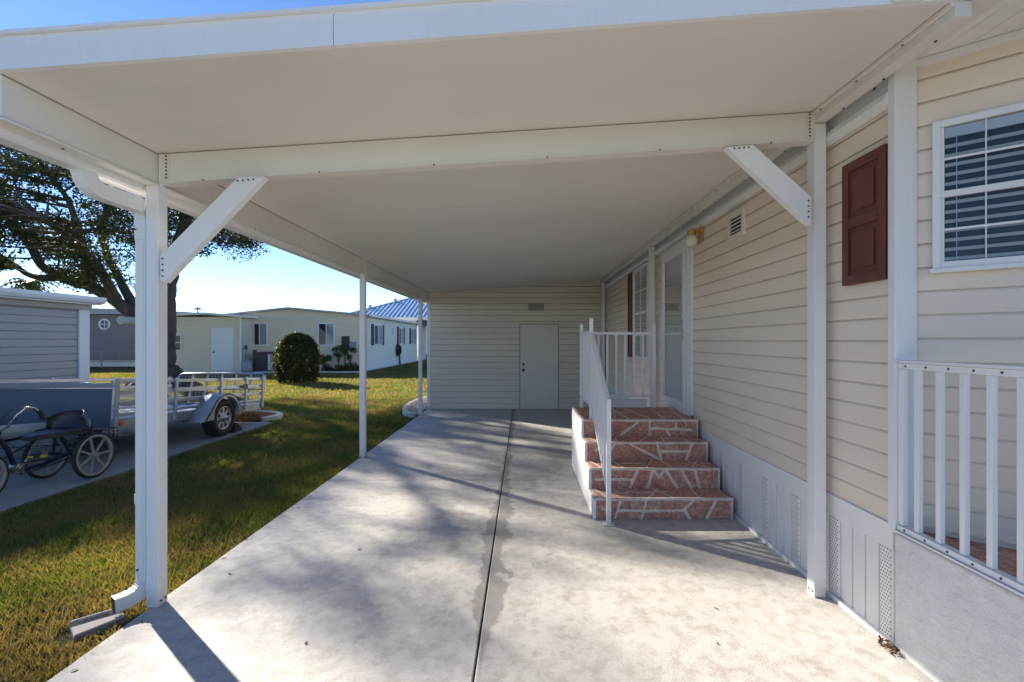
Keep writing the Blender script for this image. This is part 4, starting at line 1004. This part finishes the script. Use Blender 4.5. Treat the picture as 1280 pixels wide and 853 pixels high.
# yellow shed
ysd=thing('yellow_shed',(-16,24.1,0),'pale yellow shed with a white door and dark window built against the yellow home','shed')
SYY=24.1; sxr=-14.46; sxl=-18.8
mb=MB(); mb.siding((sxl,SYY),(sxr,SYY),.02,2.86,.14,(0,-1,0),.013); mb.siding((sxr,SYY),(sxr,YY),.02,2.80,.14,(1,0,0),.013); mb.box(sxl,sxr,SYY+.01,YY+2.2,0,2.8); mb.build('wall',M['yellow'],ysd)
mb=MB(); mb.prism([(sxl-.2,SYY-.25,2.86),(-16.3,SYY-.25,2.98),(sxr+.25,SYY-.25,2.82),(sxr+.25,SYY-.25,2.93),(-16.3,SYY-.25,3.09),(sxl-.2,SYY-.25,2.97)],(0,3.2,0)); mb.build('roof',M['white'],ysd,.01)
mb=MB(); mb.box(sxr-.10,sxr-.0,SYY-.09,SYY-.015,0,2.84); mb.build('downpipe',M['white'],ysd,.01)
sx_=lambda p: (p-VX)/F*SYY
mb=MB(); a,b=sx_(266),sx_(292); mb.box(a-.06,b+.06,SYY-.035,SYY-.014,0,2.27); mb.build('door_frame',M['frame'],ysd)
mb=MB(); mb.box(a,b,SYY-.06,SYY-.036,.02,2.2); d_=mb.build('door',M['white'],ysd,.004)
mb=MB(); mb.sphere((a+.1,SYY-.09,1.05),.04,0,8); mb.build('knob',M['dark'],d_)
win_x(sx_(212),sx_(228),SYY-.014,H-(438-VY)/F*SYY,H-(418-VY)/F*SYY,ysd,fr=.05,vm=False,hm=True)
mb=MB(); c=at(247,392,24.6); mb.cyl((c.x,c.y,2.95),(c.x,c.y,3.28),.05,10); mb.lathe((c.x,c.y,3.26),(0,0,1),[(.18,0),(.16,.07),(.08,.13),(.001,.15)],16); mb.build('roof_vent',M['roofgrey'],ysd)
# blue metal roof house
bh=thing('blue_roof_home',(-8,41,0),'home with a big blue standing seam metal hip roof rising behind the yellow home','house')
ex0,ex1,ey0,ey1=-17.0,2.0,42.0,56.0; ez=3.75; rz_=6.55; hipd=7.0
c1=(ex0+hipd,ey0+hipd,rz_); c2=(ex1-hipd,ey0+hipd,rz_)
mb=MB(); mb.face([(ex0,ey0,ez),(ex1,ey0,ez),c2,c1]); mb.face([(ex0,ey1,ez),(ex0,ey0,ez),c1]); mb.face([(ex1,ey0,ez),(ex1,ey1,ez),c2]); mb.face([(ex1,ey1,ez),(ex0,ey1,ez),c1,c2])
nR=48
for k in range(1,nR):
    x_=ex0+(ex1-ex0)*k/nR; t=min(1,(x_-ex0)/hipd,(ex1-x_)/hipd)
    mb.bar((x_,ey0,ez+.03),(x_,ey0+hipd*t,ez+.03+(rz_-ez)*t),.10,.07,(0,0,1),1)
mb.bar((ex0,ey0,ez+.04),(c1[0],c1[1],c1[2]+.04),.25,.08); mb.bar((ex1,ey0,ez+.04),(c2[0],c2[1],c2[2]+.04),.25,.08); mb.bar((c1[0],c1[1],c1[2]+.04),(c2[0],c2[1],c2[2]+.04),.25,.08)
rf=mb.build('roof',[M['bluemetal'],M['bluerib_lit']],bh)
mb=MB()
for t in(.35,.62):
    p=Vector((ex0,ey0,ez)).lerp(Vector(c1),t); mb.cyl(p,p+Vector((0,0,.32)),.16,12)
mb.build('roof_vent',M['roofgrey'],rf)
mb=MB(); mb.box(ex0+.02,ex1-.02,ey0-.02,ey0+.05,ez-.28,ez-.005); mb.build('fascia',M['white'],bh)
mb=MB(); mb.siding((ex0+.6,ey0+.7),(ex1-.6,ey0+.7),0,ez-.25,.18,(0,-1,0)); mb.box(ex0+.6,ex1-.6,ey0+.75,ey1-.6,0,ez-.1); mb.build('wall',M['whitehouse'],bh)
q=lambda p: (p-VX)/F*(ey0+.7)
win_x(q(524.5),q(531.5),ey0+.66,1.0,2.9,bh,hm=True)
mb=MB(); mb.box(q(521),q(535),ey0-.6,ey0+.6,0,.45); mb.build('porch_step',M['acbrown'],bh)
# low dark roof behind white home
mb=MB(); mb.prism([(-9.2,38.6,2.9),(-5.6,38.6,2.9),(-8.6,38.6,3.45)],(0,2.6,0)); mb.box(-9.0,-8.5,38.7,41,0,2.9,1)
for x_ in(-6.1,): mb.box(x_,x_+.1,38.7,38.8,0,2.9,1)
tag(mb.build('carport_canopy',[M['dark'],M['white']]),'small dark gabled canopy at the far end of the white side wall','canopy')

# ------------------------------------------------------------------ small things by the yellow home
def leaves(centers,radii,counts,size,up=.3,flat=1.0):
    Ps=[]
    for c,r,n in zip(centers,radii,counts):
        d=rng.normal(size=(n,3)); d/=np.linalg.norm(d,axis=1)[:,None]; rad=rng.uniform(0,1,n)**(1/2.2)
        p=np.array(c)+d*rad[:,None]*np.array(r)
        Ps.append(p)
    p=np.concatenate(Ps); return leafquads(p,size)
def leafquads(p,size):
    n=len(p); a=rng.normal(size=(n,3)); a/=np.linalg.norm(a,axis=1)[:,None]; b=rng.normal(size=(n,3)); b-=a*(a*b).sum(1)[:,None]; b/=np.linalg.norm(b,axis=1)[:,None]
    L=(size*rng.uniform(.6,1.3,n))[:,None]; Wd=L*.42
    c=np.cross(a,b)*L*.12
    V=np.stack([p-a*L*.5,p+b*Wd*.5+c,p+a*L*.5,p-b*Wd*.5+c],1).reshape(-1,3)
    Fq=np.arange(n*4).reshape(-1,4); return V,Fq
# air conditioner / cabinet
ac=thing('air_conditioner',(-13.9,24.5,0),'dark maroon outdoor cooling unit against the yellow wall left of the round bush','air conditioner')
acx0,acx1=at(320,0,24.3).x,at(343,0,24.3).x; acz=H-(441-VY)/F*24.3
mb=MB(); mb.box(acx0,acx1,24.2,24.95,.03,acz); mb.prism([(acx0,24.2,acz),(acx1,24.2,acz),(acx1-.05,24.2,acz+.06),(acx0+.2,24.2,acz+.06)],(0,.7,0))
mb.build('cabinet',M['acbrown'],ac,.02)
mb=MB(); a=acx0+.72*(acx1-acx0)
mb.box(a,acx1-.02,24.17,24.198,.10,acz-.05); mb.build('side_panel',M['greybox'],ac)
mb=MB(); mb.box(a+.03,a+.11,24.14,24.168,.14,acz-.08); mb.build('white_pipe',M['white'],ac)
mb=MB()
for k in range(9): mb.box(acx0+.08,a-.08,24.185,24.199,.14+k*.055,.16+k*.055)
mb.build('grille',M['dark'],ac)
wt=MB(); p=at(309.5,466,24.0); wt.lathe((p.x,24.0,0),(0,0,1),[(.001,0),(.22,0),(.24,.06),(.24,.5),(.2,.6),(.08,.64),(.06,.72),(.001,.72)],20); tag(wt.build('gas_cylinder',M['greybox']),'grey gas cylinder standing by the corner of the yellow shed','gas cylinder')
sp=MB(); sp.cyl((p.x-.15,24.02,.0),(p.x-.12,24.1,1.35),.02,8); sp.box(p.x-.2,p.x-.06,24.05,24.1,1.2,1.4); tag(sp.build('garden_spade',M['dark']),'dark long handled tool leaning on the yellow shed corner','garden tool')
ps=MB(); p2=at(317.5,0,24.3); ps.box(p2.x-.06,p2.x+.08,24.3,24.4,0,1.15); tag(ps.build('wood_post',M['bark']),'short dark post beside the maroon cooling unit','post')
# bush
bu=thing('round_bush',at(371.5,477,18.6)*1.0,'dark clipped bush with a domed top standing alone on the lawn','bush')
bc=Vector((at(371.5,0,18.6).x,18.6,0)); bu.location=bc; BASE[bu]=bc
n=24000; th_=rng.uniform(0,2*np.pi,n); tt=rng.uniform(0,1,n)
def bush_r(z): # z 0..1.86 profile radius
    zz=np.clip(z/1.86,0,1); return .80*np.power(np.clip(1-np.power(zz,5.0),0,1),.5)*(0.86+.14*np.clip(zz*3,0,1))
zv=rng.uniform(.04,1.86,n); zv[:5200]=1.86-rng.uniform(0,.35,5200)**1.2
rad=bush_r(zv)*np.sqrt(rng.uniform(.62,1.0,n)); rad[:5200]=bush_r(zv[:5200])*np.sqrt(rng.uniform(.0,1.0,5200))
lump=1+.06*np.sin(th_*5+zv*4)+.045*np.sin(th_*9-zv*7)+.03*np.sin(th_*17+zv*13)+rng.normal(0,.04,n)+(rng.uniform(0,1,n)<.035)*rng.uniform(.05,.22,n)
p=np.stack([bc.x+rad*lump*np.cos(th_),bc.y+rad*lump*np.sin(th_),zv+rng.normal(0,.025,n)+.05*np.sin(th_*3+1)*(zv>1.4)+(rng.uniform(0,1,n)<.02)*(zv>1.5)*rng.uniform(0,.16,n)],1)
V,Fq=leafquads(p,.085); npmesh('foliage',V,Fq,4,M['bushleaf'],bu)
mb=MB(); 
for k in range(16):
    a=k*2.4; mb.tube([(bc.x+.06*math.cos(a),bc.y+.06*math.sin(a),-.03),(bc.x+.25*math.cos(a),bc.y+.25*math.sin(a),.7),(bc.x+.5*math.cos(a),bc.y+.5*math.sin(a),1.5)],[.04,.025,.01],6)
mb.build('stem',M['bark'],bu)
# potted plants and bed
def potted(px,d,ph,pr_,hp,rp,npl,label):
    x_=(px-VX)/F*d; t=thing('potted_plant',(x_,d,0),label,'potted plant','potted plants by the yellow home')
    mb=MB(); mb.lathe((x_,d,0),(0,0,1),[(.001,.0),(pr_*.7,0),(pr_,ph),(pr_*1.1,ph),(pr_*1.1,ph-.04)],16); mb.build('pot',M['terracotta'],t)
    mb=MB(); cs=[]
    for k in range(npl):
        a=k*2.4+px; e=(x_+rp*.6*math.cos(a)*((k%3)/2.+.3),d+rp*.6*math.sin(a),ph+hp*(.45+.55*((k*37)%10)/10)); mb.tube([(x_,d,ph-.05),(x_+.3*(e[0]-x_),d,ph+hp*.4),e],[.014,.01,.005],5); cs.append(e)
    mb.build('stem',M['bark'],t)
    V,Fq=leaves(cs,[(.16,.16,.14)]*len(cs),[70]*len(cs),.10); npmesh('foliage',V,Fq,4,M['plantleaf'],t)
potted(423,24.5,.38,.19,1.0,.45,9,'taller bushy plant in a terracotta pot below the meter box')
potted(438,24.4,.30,.16,1.0,.35,6,'thin leggy plant in a terracotta pot beside the home corner post')
potted(405,24.6,.25,.15,.55,.5,8,'low spreading potted plant under the right hand window')
bed=MB(); bed.box(at(398,0,24.1).x,at(457,0,24.1).x,23.95,24.1,-.05,.07); bed.box(at(318,0,24.0).x,at(347,0,24).x,23.9,24.05,-.05,.06)
tag(bed.build('bed_edging',M['stonew'],bevel=.01),'straight pale curb along the planting strip before the yellow home','edging')
ch=thing('lawn_chair',(at(397,0,24.2).x,24.2,0),'small red chair with white legs beside the round bush','chair')
cx_=at(397.5,0,24.2).x
mb=MB(); mb.box(cx_-.2,cx_+.2,24.1,24.5,.40,.44); mb.build('seat',M['red'],ch,.01)
mb=MB(); mb.box(cx_-.2,cx_+.2,24.47,24.51,.44,.92); mb.build('backrest',M['red'],ch,.01)
for a in(-.18,.18):
    for b in(24.13,24.47): mb=MB(); mb.cyl((cx_+a,b,0),(cx_+a,b,.40),.018,8); mb.build('leg',M['white'],ch)
n=2600; xs=rng.uniform(at(402,0,24.4).x,at(452,0,24.4).x,n); ys=rng.uniform(24.15,25.0,n); zz=rng.uniform(0,.5,n)*(.55+.45*np.sin(xs*4)); V,Fq=leafquads(np.stack([xs,ys,np.abs(zz)],1),.09)
tag(npmesh('ground_cover',V,Fq,4,M['bushleaf']),'low dark plants filling the bed before the yellow home','plants',kind='stuff')

# ------------------------------------------------------------------ oak tree
oak=thing('oak_tree',(-13.05,17,0),'big spreading oak with dark twisting limbs behind the trailer','tree')
mbT=MB(); mbL=MB()
def limb(mb,pts,n=10):
    # smooth with catmull
    P=[Vector(p[0]) for p in pts]; Rr=[p[1] for p in pts]; out=[];ro=[]
    for i in range(len(P)-1):
        p0=P[max(0,i-1)];p1=P[i];p2=P[i+1];p3=P[min(len(P)-1,i+2)]
        for k in range(4):
            t=k/4; q=.5*((2*p1)+(p2-p0)*t+(2*p0-5*p1+4*p2-p3)*t*t+(3*p1-p0-3*p2+p3)*t**3); 
            r=Rr[i]+(Rr[i+1]-Rr[i])*t
            w=r*.12; out.append(q+Vector((random.uniform(-w,w),random.uniform(-w,w),random.uniform(-w,w)))); ro.append(r*random.uniform(.92,1.08))
    out.append(P[-1]); ro.append(Rr[-1]); mb.tube(out,ro,n); return out
D=17.0
def a_(px,py,d=D): return at(px,py,d)
tb=a_(204,481)
limb(mbT,[(Vector((tb.x,tb.y,-.15)),.80),(a_(204,470),.56),(a_(204,452),.40),(a_(205,430),.34),(a_(206,412),.33),(a_(209,392),.28)],14)
for an in range(0,360,60):
    d=Vector((math.cos(R(an+12)),math.sin(R(an+12)),0)); limb(mbT,[(Vector((tb.x,tb.y,.5))+d*.35,.25),(Vector((tb.x,tb.y,.15))+d*.75,.2),(Vector((tb.x,tb.y,-.12))+d*1.3,.1)],8)
mbT.build('trunk',M['bark'],oak)
limbs=[]
def L(*pts): limbs.append(limb(mbL,pts,9))
L((a_(207,405),.29),(a_(210,380),.24),(a_(214,345,16.9),.20),(a_(220,310,16.6),.18),(a_(232,275,16.2),.17),(a_(255,240,15.8),.11),(a_(275,215,15.5),.06))
L((a_(206,425),.32),(a_(178,402),.26),(a_(148,378,17),.22),(a_(112,357,17.1),.18),(a_(80,347,17.3),.18),(a_(52,332,17.5),.13),(a_(33,300,17.7),.10),(a_(12,272,18),.07),(a_(-20,250,18),.05))
L((a_(80,347,17.3),.15),(a_(40,345,17),.1),(a_(5,322,16.7),.07),(a_(-40,300,16.5),.05))
L((a_(112,357,17.1),.2),(a_(108,325,16.6),.16),(a_(98,290,16),.12),(a_(85,250,15.5),.08),(a_(60,215,15),.05))
L((a_(175,398,17),.20),(a_(150,350,17.6),.14),(a_(128,300,18),.12),(a_(135,250,18.4),.12),(a_(120,190,18.6),.07))
L((a_(216,345,16.9),.2),(a_(195,300,16),.15),(a_(170,260,15),.11),(a_(140,225,14),.08),(a_(100,190,13.3),.05))
L((a_(220,310,16.6),.16),(a_(245,290,17.5),.12),(a_(280,272,18.3),.08),(a_(305,262,18.8),.04))
L((a_(214,370,17),.16),(a_(204,300,18.5),.13),(a_(200,240,20),.14),(a_(190,180,21),.09))
L((a_(145,372,17),.18),(a_(120,330,15.5),.13),(a_(90,300,14),.09),(a_(50,270,12.8),.06))
# leaf clumps: image-plane outline with real depth spread
rs=random.Random(11); cents=[]
for k in range(14000):
    d=rs.uniform(11.5,21.5); px=rs.uniform(-420,322); py=rs.uniform(20,372)
    p=at(px,py,d)
    # crown ellipsoid
    q=((p.x+15.6)/6.6)**2+((p.y-16.3)/5.2)**2+((p.z-6.3)/2.9)**2
    if q>1 or q<.10: continue
    # lower outline seen in the picture
    low=332 if px<60 else (372 if px<165 else (330 if px<200 else 322-max(0,(px-270))*.25))
    if py>low: continue
    if px>225 and py<205+ (px-225)*.62: continue
    # gaps
    if math.sin(p.x*1.7+.6)*math.sin(p.y*1.3+1)*math.sin(p.z*1.9+.4)<rs.uniform(-.10,.06): continue
    gx,gy=p.x+1.72*p.z,p.y-1.36*p.z      # clumps thinned so their shadow leaves the carport floor and near lawn sunlit
    if (-2.4<gx<2.4 and -1<gy<6.6 or -4.4<gx<=-2.4 and gy<4.2) and rs.random()<(.90 if gy<5.0 else .5): continue
    if any((p-c).length<.55 for c in cents): continue
    cents.append(p)
    if len(cents)>275: break
# twigs to the nearest limb
allp=[p for l in limbs for p in l]
for c in cents:
    a=min(allp,key=lambda p:(p-c).length+ (0 if p.z<c.z+.3 else .8)); m=(a+c)/2+Vector((rs.uniform(-.25,.25),rs.uniform(-.25,.25),rs.uniform(-.1,.3)))
    mbL.tube([a,m,c],[.045,.03,.012],5)
mbL.build('limb',M['bark'],oak)
rr=[rs.choice((.38,.5,.6,.72,.9)) for c in cents]
V,Fq=leaves([tuple(c) for c in cents],[(r,r,r*.62) for r in rr],[int((330*r*r+90)*rs.uniform(.6,1.3)) for r in rr],.12)
npmesh('crown',V,Fq,4,M['oakleaf'],oak)
print('oak clumps',len(cents),'leaves',len(Fq))
mb=MB(); mb.tube([a_(170,402,16.9),a_(160,401,16.5),a_(151,400,16.2)],[.17,.16,.15],12); mb.build('cut_limb',M['stonew'],oak)
# palm behind grey shed
pm=thing('palm_tree',(at(36,0,30).x,30,0),'small distant palm peeking over the grey shed roof','tree')
pc=at(36,352,30); mb=MB(); mb.tube([(pc.x,30,0),(pc.x+.1,30,pc.z*.6),pc],[.22,.17,.14],10); mb.build('trunk',M['bark'],pm)
mb=MB(); 
for k in range(22):
    a=k*2.399; el=.9-.075*k; d=Vector((math.cos(a),math.sin(a),0)); prev=pc
    for i in range(1,8):
        t=i/7; q=pc+d*(1.5*t)+Vector((0,0,1.2*el*t-1.1*t*t)); s=Vector((-d.y,d.x,0))
        for sg in(-1,1):
            w=.42*math.sin(math.pi*min(1,t*.9+.1)); mb.face([prev,q,q+s*sg*w+Vector((0,0,-.22))+d*.1])
        prev=q
mb.build('crown',M['palmleaf'],pm)
# fallen leaves at the skirting corner
dl=MB(); rs=random.Random(2)
for k in range(26):
    p=Vector((1.925+rs.uniform(-.03,.015),2.46+rs.uniform(-.05,.05),.004+.03*rs.random())); a=rs.uniform(0,6.3); d=Vector((math.cos(a),math.sin(a),rs.uniform(-.2,.4)))*.018; s=Vector((-d.y,d.x,rs.uniform(-.01,.01)))*.5
    dl.face([p-d,p+s,p+d,p-s])
tag(dl.build('leaf_litter',M['dirt']),'little heap of brown leaves at the skirting corner','leaves',kind='stuff')

dl=MB(); rs=random.Random(9)
for k in range(60):
    if k<42: p=Vector((SLAB_L+abs(rs.gauss(.02,.10)),rs.uniform(1.6,9.5),.004))
    else: p=Vector((rs.uniform(-2,1.8),rs.uniform(2.1,9),.004))
    a=rs.uniform(0,6.3); d=Vector((math.cos(a),math.sin(a),rs.uniform(-.05,.25)))*rs.uniform(.008,.02); q=Vector((-d.y,d.x,0))*.45
    dl.face([p-d,p+q+Vector((0,0,.003)),p+d,p-q])
tag(dl.build('fallen_leaves',M['dirt']),'tiny brown leaves blown along the lawn side of the carport floor','leaves',kind='stuff')
# ------------------------------------------------------------------ light, sky, camera
EL=24.5; AZ=math.atan2(.785,.62)   # to the left of the view axis
sdir=Vector((-math.sin(AZ)*math.cos(R(EL)),math.cos(AZ)*math.cos(R(EL)),math.sin(R(EL))))
sl=bpy.data.lights.new('sun','SUN'); sl.energy=3.2; sl.angle=R(.8); sl.color=(1,.92,.79)
so=bpy.data.objects.new('sun',sl); COL.objects.link(so); so.rotation_euler=(-sdir).to_track_quat('-Z','Y').to_euler()
w=bpy.data.worlds.new('World'); sc.world=w; w.use_nodes=True; nt=w.node_tree; nt.nodes.clear()
sky=nt.nodes.new('ShaderNodeTexSky'); sky.sky_type='NISHITA'; sky.sun_disc=False; sky.sun_elevation=R(EL); sky.sun_rotation=-AZ
sky.air_density=.8; sky.dust_density=.02; sky.ozone_density=2.5; sky.altitude=1500
bg=nt.nodes.new('ShaderNodeBackground'); bg.inputs[1].default_value=.056; out=nt.nodes.new('ShaderNodeOutputWorld'); hs_=nt.nodes.new('ShaderNodeHueSaturation'); hs_.inputs['Saturation'].default_value=1.1; hs_.inputs['Hue'].default_value=.505; nt.links.new(sky.outputs[0],hs_.inputs['Color']); nt.links.new(hs_.outputs[0],bg.inputs[0]); nt.links.new(bg.outputs[0],out.inputs[0])
cam=bpy.data.cameras.new('camera'); co=bpy.data.objects.new('camera',cam); COL.objects.link(co); co.location=(0,0,H); co.rotation_euler=(R(90),0,0)
cam.sensor_width=36; cam.lens=F*36/1280; cam.shift_x=-14/1280; cam.clip_end=2000; cam.clip_start=.05; sc.camera=co
sc.view_settings.view_transform='Standard'; sc.view_settings.look='None'; sc.view_settings.exposure=2.2; sc.view_settings.gamma=1; sc.view_settings.use_curve_mapping=False
